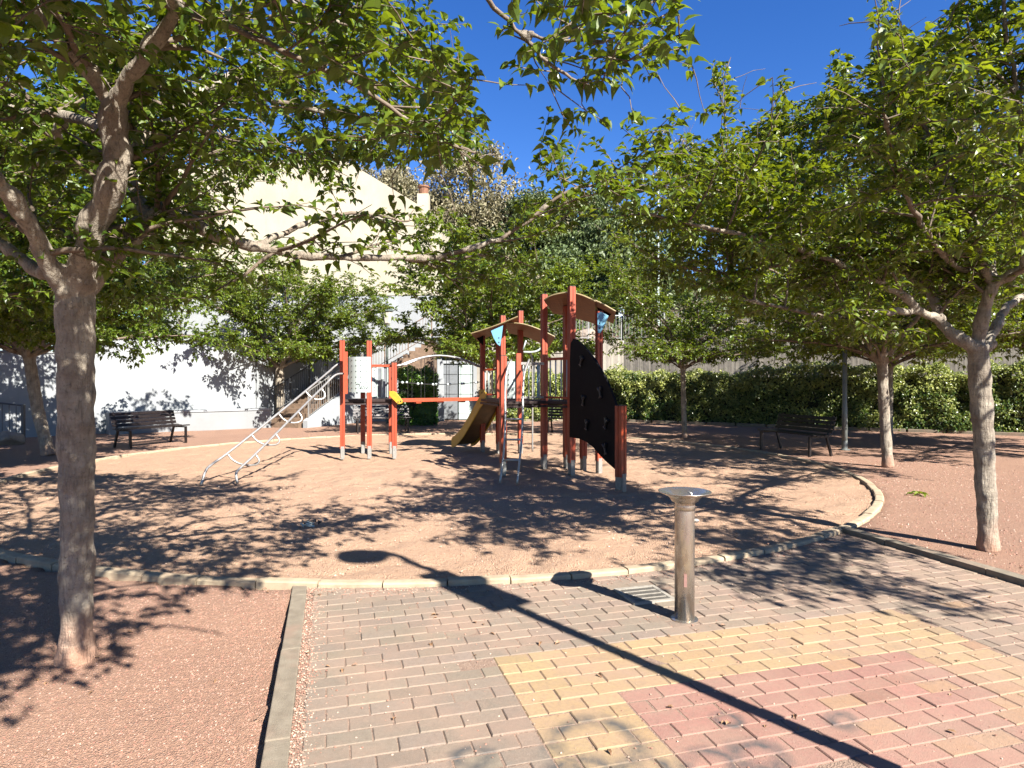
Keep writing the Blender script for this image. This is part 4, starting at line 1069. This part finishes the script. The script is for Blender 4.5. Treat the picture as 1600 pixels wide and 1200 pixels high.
# left ramp ladder
dT = PA.y - .08
t1p = [G(314, 758), W(321, 734, 9.95), W(330, 726, 10.1), W(355, 709, 10.35), W(435, 646, 11.35), W(515, 580, 12.75), W(522, 573, 12.9), W(529, 568.5, 13.0), W(538, 566, 13.05)]
t2p = [G(371, 756), W(368, 741, 9.95), W(371, 735, 10.05), W(399, 710, 10.4), W(460, 649, 11.35), W(515, 594, 12.5), W(522, 587, 12.6), W(529, 584, 12.7), W(538, 584, 12.8)]
mb = MB(); mb.tube(smooth_pts(t1p, 1), .021, 10); mb.tube(smooth_pts(t2p, 1), .021, 10); lad = mb.build('ramp_ladder', M_STEEL, PG, smooth=True)
for (l, r_) in (((356, 709), (399, 710)), ((394, 678), (432, 681)), ((436, 646), (466, 643)), ((479, 610), (503, 607))):
    def on(pts, q):
        best = None
        for A_, B_ in zip(pts[:-1], pts[1:]):
            for s in range(21):
                w_ = A_.lerp(B_, s / 20); px = 800 + F * w_.x / w_.y
                if best is None or abs(px - q) < best[0]: best = (abs(px - q), w_)
        return best[1]
    A_, B_ = on(t1p[2:], l[0]), on(t2p[2:], r_[0]); dn_ = Vector((.12, .0, -.17))
    pts = [A_, A_ + dn_ * .6 + (B_ - A_) * .02, A_ + dn_ + (B_ - A_) * .2, A_.lerp(B_, .5) + dn_ * 1.1, B_ + dn_ + (A_ - B_) * .2, B_ + dn_ * .6, B_]
    mb = MB(); mb.tube(smooth_pts(pts, 1), .016, 8); mb.build('rung', M_STEEL, lad, smooth=True)

# bridge
R1, R2, R3, R5, R6, R7, R8, R9, R10, R11 = V2(754, 707), V2(779, 709), V2(786, 743.5), V2(813, 709), V2(850, 733), V2(893, 743.5), V2(885, 733), V2(936, 740), V2(911.5, 736), V2(970, 769)
R4 = V2(785.5, 710); R4 = Vector((-.2, 13.6))
mb = MB(); mb.beam((PC.x, PC.y, 1.2), (R1.x, R1.y - .1, 1.2), .09, .075); br = mb.build('bridge_beam', M_RAIL, PG)
for i in range(3):
    q = PC.lerp(R1, .25 + .25 * i); mb = MB(); mb.box((q.x, q.y, 1.15), (.12, .1, .04), rz=.6); mb.build('bridge_bracket', M_RAIL, br)
for off, dz in ((0, 0), (.55, .02)):
    pts = []
    for i in range(15):
        s = i / 14; q = PC.lerp(R1, s); pts.append((q.x, q.y + off, 1.90 + .24 * math.sin(math.pi * min(1, max(0, (s * 1.1 - .05)))) ** .9 + dz))
    mb = MB(); mb.tube(pts, .02, 8); ar = mb.build('bridge_handrail', M_STEEL, PG, smooth=True)
    for i in range(1, 7):
        s = i / 7; q = PC.lerp(R1, s); z = 1.90 + .24 * math.sin(math.pi * s); mb = MB(); mb.tube([(q.x, q.y + off, z), (q.x, q.y + off, 1.2)], .006, 5); mb.build('chain', M_GRIP, ar)
    mb = MB(); pts = []
    for i in range(13): s = i / 12; q = PC.lerp(R1, s); pts.append((q.x, q.y + off + .02, 1.58 - .06 * math.sin(math.pi * s)))
    mb.tube(pts, .008, 5); mb.build('rope', M_GRIP, ar)
    for i in range(1, 12, 2):
        mb = MB(); mb.lathe([(0.001, -.03), (.022, -.02), (.03, 0), (.022, .02), (.001, .03)], pts[i], 8); mb.build('rope_joint', M_WHITEP, ar)
def tri_bracket(pts, d, th, mat, name='bracket', holes=()):
    poly = [W(px, py, d) for px, py in pts]; mb = MB(); mb.prism(poly, (0, th, 0)); q = mb.build(name, mat, PG, bevel=.004)
    if holes:
        for px, py in holes:
            c = W(px, py, d); mb = MB(); mb.tube([c + Vector((0, -.004, 0)), c + Vector((0, .002, 0))], .014, 10); mb.build('bolt', M_HOLE, q)
tri_bracket([(608, 611), (615, 611), (619, 613), (629, 626), (628.5, 630), (624, 631.5), (620, 630), (608, 618)], 12.98, .03, M_YEL, holes=((622, 628), (626, 627)))
tri_bracket([(749, 609), (756, 608), (758, 612), (757, 619), (750, 620), (748, 616)], 14.2, .03, M_YEL, holes=((753, 614),))

# right towers
rz = .35
for p, z, w_ in ((R1, 2.62, .1), (R2, 2.62, .1), (R4, 2.98, .1), (R5, 3.13, .1), (R6, 3.16, .1), (R7, 3.18, .105), (R8, 2.95, .1), (R9, 2.80, .1), (R11, 1.24, .12)): post(p, z, w_=w_, rz=rz if w_ < .12 else .75)
post(R3, 2.02, rz=rz); post(R10, 2.0, rz=rz)
p = V2(810, 741); mb = MB(); mb.box((p.x, p.y, 1.65), (.08, .08, .84), rz=.2); mb.build('rail_post', M_RAIL, PG)
p = V2(851, 735); mb = MB(); mb.box((p.x, p.y - .03, 1.66), (.09, .09, .82), rz=rz); mb.build('rail_post', M_RAIL, PG)
deck([R3, Vector((R6.x, R6.y - .45)), R7, Vector((R9.x, R9.y + .1)), Vector((1.1, 12.1)), Vector((.0, 12.3))], 1.25)
deck([Vector((-.25, 12.35)), Vector((.35, 12.35)), Vector((.35, 14.3)), Vector((-.66, 14.4)), Vector((-.66, 13.6))], 1.22)
def bars(a, b, z0, z1, n, mat, toprail=True, name='bar'):
    a = Vector((*a, 0)); b = Vector((*b, 0))
    mb = MB()
    if toprail: mb.beam(a + Vector((0, 0, z1)), b + Vector((0, 0, z1)), .05, .045)
    else: mb.beam(a + Vector((0, 0, z1)), b + Vector((0, 0, z1)), .02, .02)
    q = mb.build('guard_rail', mat, PG)
    mb = MB(); mb.beam(a + Vector((0, 0, z0)), b + Vector((0, 0, z0)), .035, .035); mb.build('lower_rail', mat, PG)
    for i in range(n):
        p = a.lerp(b, (i + .8) / (n + .6)); mb = MB(); mb.tube([p + Vector((0, 0, z0)), p + Vector((0, 0, z1))], .013, 8); mb.build(name, M_WHITEP, q, smooth=True)
bars(Vector((R6.x + .02, R6.y - .3)), R7, 1.31, 1.98, 4, M_RAIL)
bars(V2(811, 740), V2(849, 737), 1.31, 1.90, 4, M_STEEL)
bars(R1, R2 , 1.3, 1.85, 4, M_RAIL)
pa_, pb_ = V2(839, 727), V2(844, 727); mb = MB(); mb.beam((pa_.x, pa_.y, 1.6), (pb_.x, pb_.y, 1.6), .02, .62); mb.build('grey_blue_panel', M_BLUE, PG)
curved_panel(V2(789, 741), V2(806, 741), 1.30, 1.93, .05, M_WHITEP, ncol=2, nrow=7)
# ladder
for pts in ([(781, 755), (785, 727), (788, 700), (790, 655), (789, 620), (790, 590), (794, 573), (799, 563)], [(808, 757), (811, 727), (815, 690), (817, 650), (817, 610), (819, 583), (823, 572), (827, 562)]):
    d0 = G(*pts[0]).y; n = len(pts)
    mb = MB(); pp = [W(q[0], q[1], d0 + (10.75 - d0) * (i / (n - 1)) ** 1.0) for i, q in enumerate(pts)]
    mb.tube(smooth_pts(pp, 1), .019, 9)
    if pts[0][0] == 781: LA = pp; mb.build('ladder_rail', M_STEEL, PG, smooth=True)
    else: LB = pp; LADR = mb.build('ladder_rail', M_STEEL, PG, smooth=True)
def at_y(pp, py):
    for a_, b_ in zip(pp[:-1], pp[1:]):
        ya = HY - F * (a_.z - CAMH) / a_.y; yb = HY - F * (b_.z - CAMH) / b_.y
        if min(ya, yb) <= py <= max(ya, yb): return a_.lerp(b_, (py - ya) / (yb - ya))
    return pp[0]
for y in (719, 687, 655): mb = MB(); mb.tube([at_y(LA, y), at_y(LB, y)], .017, 8); mb.build('ladder_rung', M_STEEL, PG, smooth=True)
# fireman's pole
p = V2(832, 707); mb = MB(); mb.tube(smooth_pts([(p.x, p.y, 0), (p.x, p.y, 1.9), (p.x, p.y, 2.15), (p.x - .1, p.y, 2.25), (p.x - .35, p.y, 2.26)], 2), .02, 8); mb.build('slide_pole', M_STEEL, PG, smooth=True)
mb = MB(); mb.tube(smooth_pts([W(818, 550, 13.2), W(832, 550.5, 13.2), W(841, 548, 13.2), W(846, 543, 13.2)], 2), .02, 8); mb.tube([W(817, 547, 13.3), W(822, 532, 13.3)], .016, 6); mb.build('grab_bar', M_WHITEP, PG, smooth=True)
# slide
s0, s1 = Vector((-.42, 13.75, 1.20)), Vector((-1.08, 14.7, .16)); sdir = (s1 - s0); hd = Vector((sdir.x, sdir.y, 0)).normalized(); side = Vector((-hd.y, hd.x, 0))
prof = [s0 - hd * .15, s0, s0.lerp(s1, .35) + Vector((0, 0, -.04)), s0.lerp(s1, .7) + Vector((0, 0, -.06)), s1 + Vector((0, 0, .02)), s1 + hd * .16 + Vector((0, 0, -.0))]
prof = smooth_pts(prof, 2); vs = []; n = len(prof)
mb = MB()
for p in prof: vs += [p + side * .24, p - side * .24, p - side * .24 - Vector((0, 0, .03)), p + side * .24 - Vector((0, 0, .03))]
fs = []
for i in range(n - 1):
    k = 4 * i; fs += [(k, k + 1, k + 5, k + 4), (k + 1, k + 2, k + 6, k + 5), (k + 2, k + 3, k + 7, k + 6), (k + 3, k, k + 4, k + 7)]
fs += [(0, 3, 2, 1), (4 * n - 4, 4 * n - 3, 4 * n - 2, 4 * n - 1)]
mb.add(vs, fs); sb = mb.build('slide_bed', M_SLIDE, PG, smooth=False)
for s_ in (-1, 1):
    mb = MB(); vs = []
    for i, p in enumerate(prof):
        e = .16 if i < n - 3 else .12
        lo_ = p + side * s_ * .245 + Vector((0, 0, -.09)); hi_ = p + side * s_ * .245 + Vector((0, 0, e)); o_ = side * s_ * .025
        vs += [lo_, hi_, hi_ + o_, lo_ + o_]
    fs = []
    for i in range(n - 1):
        k = 4 * i; fs += [(k, k + 1, k + 5, k + 4), (k + 1, k + 2, k + 6, k + 5), (k + 2, k + 3, k + 7, k + 6), (k + 3, k, k + 4, k + 7)]
    fs += [(0, 3, 2, 1), (4 * n - 4, 4 * n - 3, 4 * n - 2, 4 * n - 1)]
    mb.add(vs, fs); mb.build('slide_side', M_YEL, PG)
# climbing wall
def lerp2(a, b, s): return Vector((a[0] + (b[0] - a[0]) * s, a[1] + (b[1] - a[1]) * s))
CA, CB = Vector((1.0, 10.72)), Vector((1.545, 9.28)); cu = (CB - CA).normalized(); cn = Vector((cu.y, -cu.x)); 
if cn.y > 0: cn = -cn
prof = []
for px, py in ((892.5, 683), (893, 560), (894.5, 536), (898, 529.5), (903, 531), (912, 538), (922, 549), (932, 562), (942, 578), (951, 595), (958, 611), (963, 625), (967, 640), (967, 736), (958, 728), (949, 720), (940, 711), (930, 699), (919, 690.5), (908, 685.5)):
    k_ = (px - 800) / F; s_ = (k_ * CA.y - CA.x) / ((CB.x - CA.x) - k_ * (CB.y - CA.y)); dq = CA.y + (CB.y - CA.y) * s_
    prof.append((s_, CAMH + (HY - py) / F * dq))
def cp(s, z, o_=0): q = CA.lerp(CB, s) + cn * o_; return Vector((q.x, q.y, z))
mb = MB(); mb.prism([cp(s, z) for s, z in prof], (cn.x * .035, cn.y * .035, 0)); cw = mb.build('climbing_panel', M_BLACK, PG, bevel=.004)
for (s, z) in ((.30, 1.93), (.70, 1.44), (.34, 1.30), (.42, .92), (.82, .98), (.80, .60)):
    mb = MB(); a_ = random.Random(int(s * 100 + z * 10)).uniform(-.5, .5)
    C_ = Vector((s, z))
    def q(dx, dz, o_=.055): x = dx * math.cos(a_) - dz * math.sin(a_); y = dx * math.sin(a_) + dz * math.cos(a_); return cp(s + x / 1.54, z + y, o_)
    mb.tube([q(0, -.09), q(0, 0)], [.016, .02], 7); mb.tube([q(0, 0), q(-.045, .06)], [.02, .022], 7); mb.tube([q(0, 0), q(.045, .06)], [.02, .022], 7)
    mb.tube([q(0, 0, .03), q(0, 0, .06)], .016, 8); mb.tube([q(-.04, -.09), q(.04, -.09)], .013, 7)
    mb.build('climbing_hold', M_GRIP, cw)
# roofs
def roof(front, back, name='roof', th=.022):
    """front/back: lists of points along the curved section"""
    f_ = smooth_pts([Vector(p) for p in front], 2); b_ = smooth_pts([Vector(p) for p in back], 2); n = len(f_)
    vs = []
    for p, q in zip(f_, b_): vs += [p, q, q + Vector((0, 0, th)), p + Vector((0, 0, th))]
    fs = []
    for i in range(n - 1):
        k = 4 * i; fs += [(k, k + 1, k + 5, k + 4), (k + 1, k + 2, k + 6, k + 5), (k + 2, k + 3, k + 7, k + 6), (k + 3, k, k + 4, k + 7)]
    fs += [(0, 3, 2, 1), (4 * n - 4, 4 * n - 3, 4 * n - 2, 4 * n - 1)]
    mb = MB(); mb.add(vs, fs); r_ = mb.build(name, M_ROOF, PG)
    mb = MB(); mb.tube([p + Vector((0, -.012, th / 2)) for p in f_], .014, 6); mb.build('roof_edge', M_EDGE, r_)
    return r_
fr = [W(850, 470, 11.1), W(862, 462, 11.0), W(890, 457, 10.9), W(912, 463, 10.85), W(930, 472, 10.85)]
bk = [Vector((.78, 12.2, 2.88)), Vector((.95, 12.25, 2.86)), Vector((1.2, 12.3, 2.80)), Vector((1.45, 12.3, 2.74)), Vector((1.62, 12.3, 2.68))]
roof(fr, bk)
fr = [W(928, 470, 10.9), W(940, 475, 10.9), W(962, 488, 10.95)]
bk = [Vector((1.60, 11.9, 2.83)), Vector((1.72, 11.95, 2.76)), Vector((1.9, 12.0, 2.66))]
roof(fr, bk)
fr = [W(736, 522, 13.3), W(772, 511, 13.2), W(809, 495.5, 13.1)]; bk = [Vector((-.78, 14.7, 2.50)), Vector((-.3, 14.7, 2.72)), Vector((.12, 14.7, 2.86))]
roof(fr, bk)
fr = [W(790, 505.5, 13.4), W(815, 506, 13.3), W(840, 514, 13.3), W(867, 527, 13.3)]; bk = [Vector((-.08, 14.6, 2.68)), Vector((.3, 14.7, 2.62)), Vector((.6, 14.8, 2.5)), Vector((.85, 14.8, 2.35))]
roof(fr, bk)
tri_bracket([(767, 517), (786, 508.5), (784, 525), (781.5, 541), (777, 538), (771, 528)], 13.0, .02, M_BLUE, holes=((779.5, 528), (779.5, 535)))
tri_bracket([(933, 489), (939, 487), (951, 493.5), (942, 514), (938, 521), (934, 520)], 10.9, .02, M_BLUE, holes=((937, 505), (937, 513)))
tri_bracket([(741, 523), (755, 519), (755, 540), (750, 536)], 14.15, .02, M_BLACK)
tri_bracket([(930, 473), (936, 476), (957, 489), (953, 494), (945, 491), (935, 486)], 11.3, .02, M_BLACK)

# ------------------------------------------------------------------ benches
def make_bench(loc, rzv, label):
    """bench local: length along x, front towards -y"""
    L = 1.75
    o = bpy.data.objects.new('park_bench', None); COL.objects.link(o)
    tag(o, label, 'bench', 'dark benches around the playground'); M_ = M_BENCH
    ys = [-.22, -.12, -.02, .08, .17]
    mb = MB()
    for i, y in enumerate(ys): mb.box((0, y, .44 + .008 * abs(i - 2)), (L, .082, .028))
    mb.build('seat', M_, o, bevel=.006)
    mb = MB()
    for k in range(4):
        z = .50 + k * .088; y = .235 + (z - .45) * .32; mb.box((0, y, z + .03), (L - .02, .022, .072), M=Matrix.Rotation(-.31, 3, 'X'))
    mb.build('backrest', M_, o, bevel=.005)
    for s in (-1, 1):
        x = s * (L / 2 - .12)
        mb = MB(); mb.beam((x, -.25, 0), (x, -.245, .42), .05, .05); mb.build('leg', M_, o, bevel=.006)
        mb = MB(); mb.beam((x, .32, 0), (x, .19, .42), .045, .05); mb.build('leg', M_, o, bevel=.006)
        mb = MB(); mb.beam((x, -.27, .412), (x, .24, .412), .05, .03); mb.beam((x, .22, .42), (x, .375, .84), .045, .035); mb.build('side_frame', M_, o, bevel=.005)
    o.location = loc; o.rotation_euler = (0, 0, rzv); return o
def bench_pose(fl, fr_):                               # pixels of the two front feet, left then right
    a, b = G(*fl), G(*fr_); d = (b - a); rzv = math.atan2(d.y, d.x); mid = (a + b) / 2
    return (mid + Matrix.Rotation(rzv, 3, 'Z') @ Vector((0, .25, 0))), rzv
l, r_ = bench_pose((195.7, 701.5), (296.6, 691.2)); B = make_bench(l, r_, 'weathered black bench in front of the white wall at left, seen at an angle')
l, r_ = bench_pose((1185.6, 702), (1270, 714.8)); copy_thing(B, l, r_, 'black slatted bench in front of the hedge at right, beside the grey lamp post')
l, r_ = bench_pose((557.5, 678), (639, 676)); copy_thing(B, l, r_, 'bench seen face on behind the left tower posts, catching bright light')
l, r_ = bench_pose((864, 677.5), (925, 679)); copy_thing(B, l, r_, 'dark bench half hidden behind the tall tower posts, in front of the hedge')

# ------------------------------------------------------------------ fountain
f = G(1070, 967); f.z = 0
o = thing('drinking_fountain', f, 'worn steel drinking fountain with flared bowl on the brick paving', 'fountain')
mb = MB(); mb.lathe([(.0, .0), (.066, 0), (.066, .72), (.0655, .735)], f, 32)
b_ = mb.build('pedestal', M_FSTEEL, o, smooth=True)
mb = MB(); mb.lathe([(.0665, .735), (.069, .735), (.069, .765), (.066, .78), (.072, .785), (.085, .79), (.10, .815), (.112, .825), (.172, .853), (.175, .859), (.169, .859), (.10, .832), (.04, .812), (.0, .808)], f, 36)
mb.build('bowl', M_FSTEEL, o, smooth=True)
mb = MB(); mb.tube([f + Vector((.04, -.02, .81)), f + Vector((.04, -.02, .845)), f + Vector((.02, -.01, .855))], .008, 8); mb.build('spout', M_STEEL, o, smooth=True)
mb = MB(); c_ = f + Vector((.064, .0, .66)); mb.tube([c_, c_ + Vector((.022, 0, 0))], .014, 12); mb.tube([c_ + Vector((.022, 0, 0)), c_ + Vector((.03, 0, 0))], .009, 12); mb.build('push_button', M_STEEL, o, smooth=True)
mb = MB(); mb.lathe([(.0, -.004), (.09, -.004), (.09, .003), (.0665, .006), (.0, .006)], f, 28); mb.build('base_plate', M_FSTEEL, o)
mb = MB(); mb.box(f + Vector((-.012, -.0655, .275)), (.02, .006, .085)); mb.build('faded_sticker', simple('faded_sticker', (.42, .22, .18), .8, .3, 30, 0), o)

# drain grate
g0 = G(1007, 931); M_GRATE = simple('grate_iron', (.55, .50, .42), .7, .3, 30, .002)
ra = math.atan2(UR[1], UR[0])
o = thing('drain_grate', (g0.x, g0.y, .0), 'rusty square drain grate in the paving beside the fountain', 'drain')
RM = Matrix.Rotation(ra, 3, 'Z'); mb = MB(); S_ = .155
for dx, dy, lx, ly in ((0, S_, 2 * S_ + .03, .03), (0, -S_, 2 * S_ + .03, .03), (S_, 0, .03, 2 * S_ - .0304), (-S_, 0, .03, 2 * S_ - .0304)):
    v = RM @ Vector((dx, dy, 0)); mb.box((g0.x + v.x, g0.y + v.y, .004), (lx, ly, .02), rz=ra)
mb.build('frame', M_GRATE, o)
mb = MB()
for i in range(3):
    v = RM @ Vector((0, -.077 + i * .077, 0)); mb.box((g0.x + v.x, g0.y + v.y, .006), (2 * S_ - .03, .011, .012), rz=ra)
for i in range(22):
    v = RM @ Vector((-.135 + i * .01285, 0, 0)); mb.box((g0.x + v.x, g0.y + v.y, .0075), (.0038, 2 * S_ - .03, .006), rz=ra)
mb.build('grille', M_GRATE, o)
mb = MB(); mb.box((g0.x, g0.y, .001), (2 * S_, 2 * S_, .008), rz=ra); mb.build('pit', M_HOLE, o)

# ------------------------------------------------------------------ lamps, poles, signs
def street_lamp(p, label, h=4.5, mat=M_LAMPP, board=True, arm=(-.28, 0), rz=0):
    o = bpy.data.objects.new('street_lamp', None); COL.objects.link(o); tag(o, label, 'lamp', 'street lamps')
    mb = MB(); mb.tube([(0, 0, 0), (0, 0, 1.0), (0, 0, 1.02), (0, 0, h)], [.06, .06, .052, .036], 14); mb.build('pole', mat, o, smooth=True)
    mb = MB(); mb.lathe([(.0, 0), (.12, 0), (.12, .02), (.065, .03), (.062, .22), (.0, .22)], (0, 0, 0), 16); mb.build('base_collar', mat, o)
    hx = arm[0]
    mb = MB(); mb.lathe([(0.001, .16), (.10, .14), (.20, .07), (.25, 0), (.24, -.02), (.12, -.05), (.001, -.055)], (0, 0, 0), 22)
    mb.v = [(v[0] + hx, v[1] + arm[1], v[2] + h + .05) for v in mb.v]; mb.build('lamp_head', mat, o, smooth=True)
    mb = MB(); mb.tube([(0, 0, h - .02), (hx * .6, arm[1] * .6, h + .02)], .02, 8); mb.build('lamp_arm', mat, o)
    if board:
        mb = MB(); mb.box((0, 0, h - 1.1), (.34, .05, .62)); mb.box((-.02, 0, h - .69), (.30, .05, .18)); mb.build('board', M_GREYP, o)
    o.location = p; o.rotation_euler = (0, 0, rz); return o
lampL = 5.86
base1 = Vector((-1.12, 5.9, 0)) - SH * (4.5 / math.tan(R(SUN_ELEV)))
street_lamp(base1, 'street lamp whose long shadow crosses the paving from the lower right', 4.5, rz=.65, arm=(-.24, .02))
p = G(1320, 703); street_lamp(Vector((p.x, p.y, 0)), 'grey-green street lamp post beside the right bench, its top lost in foliage', 4.3, board=False)

o = thing('lantern_post', (-4.7, 24.2, 0), 'dark green post topped by a pale lantern, above the left tower', 'lamp')
bx_ = -.195 * 24.2; 
mb = MB(); mb.tube([(bx_, 24.2, 0), (bx_, 24.2, 3.7)], [.06, .04], 10); mb.build('pole', M_LAMPG, o)
mb = MB(); mb.lathe([(.04, 3.7), (.12, 3.78), (.2, 4.2), (.22, 4.22), (.0, 4.22)], (bx_, 24.2, 0), 6); mb.build('lantern_glass', M_GLASS, o)
mb = MB(); mb.lathe([(.25, 4.223), (.14, 4.4), (.05, 4.45), (.03, 4.55), (.0, 4.56)], (bx_, 24.2, 0), 6); mb.build('lantern_cap', M_LAMPG, o)

o = thing('tall_pole', (6.6, 29.0, 3.3), 'tall thin white pole standing on the terrace before the trees', 'pole')
x_ = .228 * 29
mb = MB(); mb.tube([(x_, 29, 3.2), (x_, 29, 12.0)], [.07, .045], 10); mb.build('shaft', M_WHITEP, o)
mb = MB(); mb.lathe([(.0, 0), (.09, 0), (.10, .2), (.0, .25)], (x_, 29, 12.0), 10); mb.build('cap', M_WHITEP, o)

o = thing('parking_sign', (4.85, 28.6, 3.3), 'small blue and white sign on a post behind the terrace railing', 'sign')
x_ = .1705 * 28.6; mb = MB(); mb.tube([(x_, 28.6, 3.2), (x_, 28.6, 4.85)], .03, 8); mb.build('post', M_RAILG, o)
mb = MB(); mb.box((x_, 28.55, 4.62), (.24, .02, .52)); sp_ = mb.build('sign_plate', M_WHITEP, o)
M_SBLUE = simple('sign_blue', (.05, .15, .55), .4, .1, 9, 0)
mb = MB(); mb.box((x_, 28.537, 4.80), (.17, .006, .12)); mb.prism([(x_ - .07, 28.534, 4.62), (x_ + .07, 28.534, 4.70), (x_ + .07, 28.534, 4.64), (x_ - .07, 28.534, 4.56)], (0, .006, 0)); mb.box((x_ + .03, 28.537, 4.44), (.09, .006, .08)); mb.build('sign_symbol', M_SBLUE, sp_)

# ------------------------------------------------------------------ small litter
o = thing('crumpled_litter', G(489, 822), 'crumpled scrap of white and black litter on the sand', 'litter')
p = G(489, 822); rg_ = random.Random(4); mb = MB()
for k in range(9):
    c = p + Vector((rg_.uniform(-.1, .1), rg_.uniform(-.08, .08), rg_.uniform(.01, .05))); q = [c + Vector((rg_.uniform(-.05, .05), rg_.uniform(-.05, .05), rg_.uniform(-.02, .04))) for _ in range(4)]; mb.prism(q, (0, 0, .003))
mb.build('paper', M_WHITEP, o)
mb = MB()
for k in range(5):
    c = p + Vector((rg_.uniform(-.1, .1), rg_.uniform(-.08, .08), rg_.uniform(.01, .05))); q = [c + Vector((rg_.uniform(-.05, .05), rg_.uniform(-.05, .05), rg_.uniform(-.02, .04))) for _ in range(4)]; mb.prism(q, (0, 0, .003))
mb.build('dark_scrap', M_HOLE, o)
# fallen sprig at right, fallen leaves
nr = np.random.default_rng(7); p = G(1440, 773)
P = np.array([(p.x + nr.normal(0, .09), p.y + nr.normal(0, .06), .02) for _ in range(9)]); D = nr.normal(0, 1, (9, 3)); D[:, 2] = 0; N = np.c_[nr.normal(0, .3, (9, 2)), np.ones(9)]
tag(leaves_mesh('fallen_sprig', P, D, N, np.full(9, .11), M_LEAF2, None, seed=1), 'green fallen leaf sprig on the gravel left of the right trunk', 'leaves')
M_DRY = leaf_mat('dry_leaf', (.16, .08, .04), (.34, .2, .1), (.2, .1, .04), .7, .15)
n = 420; X = nr.uniform(-4.5, 6, n); Y = nr.uniform(2.2, 12, n)
rr = np.hypot(X - RC.x, Y - RC.y); u = X * UR[0] + Y * UR[1]
Z = np.where(rr < RR, .02, np.where((u > KL) & (u < KRr), .006, height(X, Y) + .008)); k = abs(rr - RR) > .08
P = np.c_[X, Y, Z][k]; D = nr.normal(0, 1, (len(P), 3)); D[:, 2] = 0; N = np.c_[nr.normal(0, .3, (len(P), 2)), np.ones(len(P))]
tag(leaves_mesh('leaf_litter', P, D, N, nr.uniform(.015, .045, len(P)), M_DRY, None, seed=2), 'tiny dry leaf scraps scattered over sand and paving', 'leaf litter', kind='stuff')
mb = MB(); c = G(485, 935); mb.tube(smooth_pts([c + Vector((-.03, .09, .008)), c + Vector((.03, .03, .02)), c + Vector((.02, -.06, .01)), c + Vector((-.06, -.09, .008))], 2), .003, 5)
tag(mb.build('fallen_twig', M_TWIG), 'thin curved twig lying on the paving near the left kerb', 'twig')
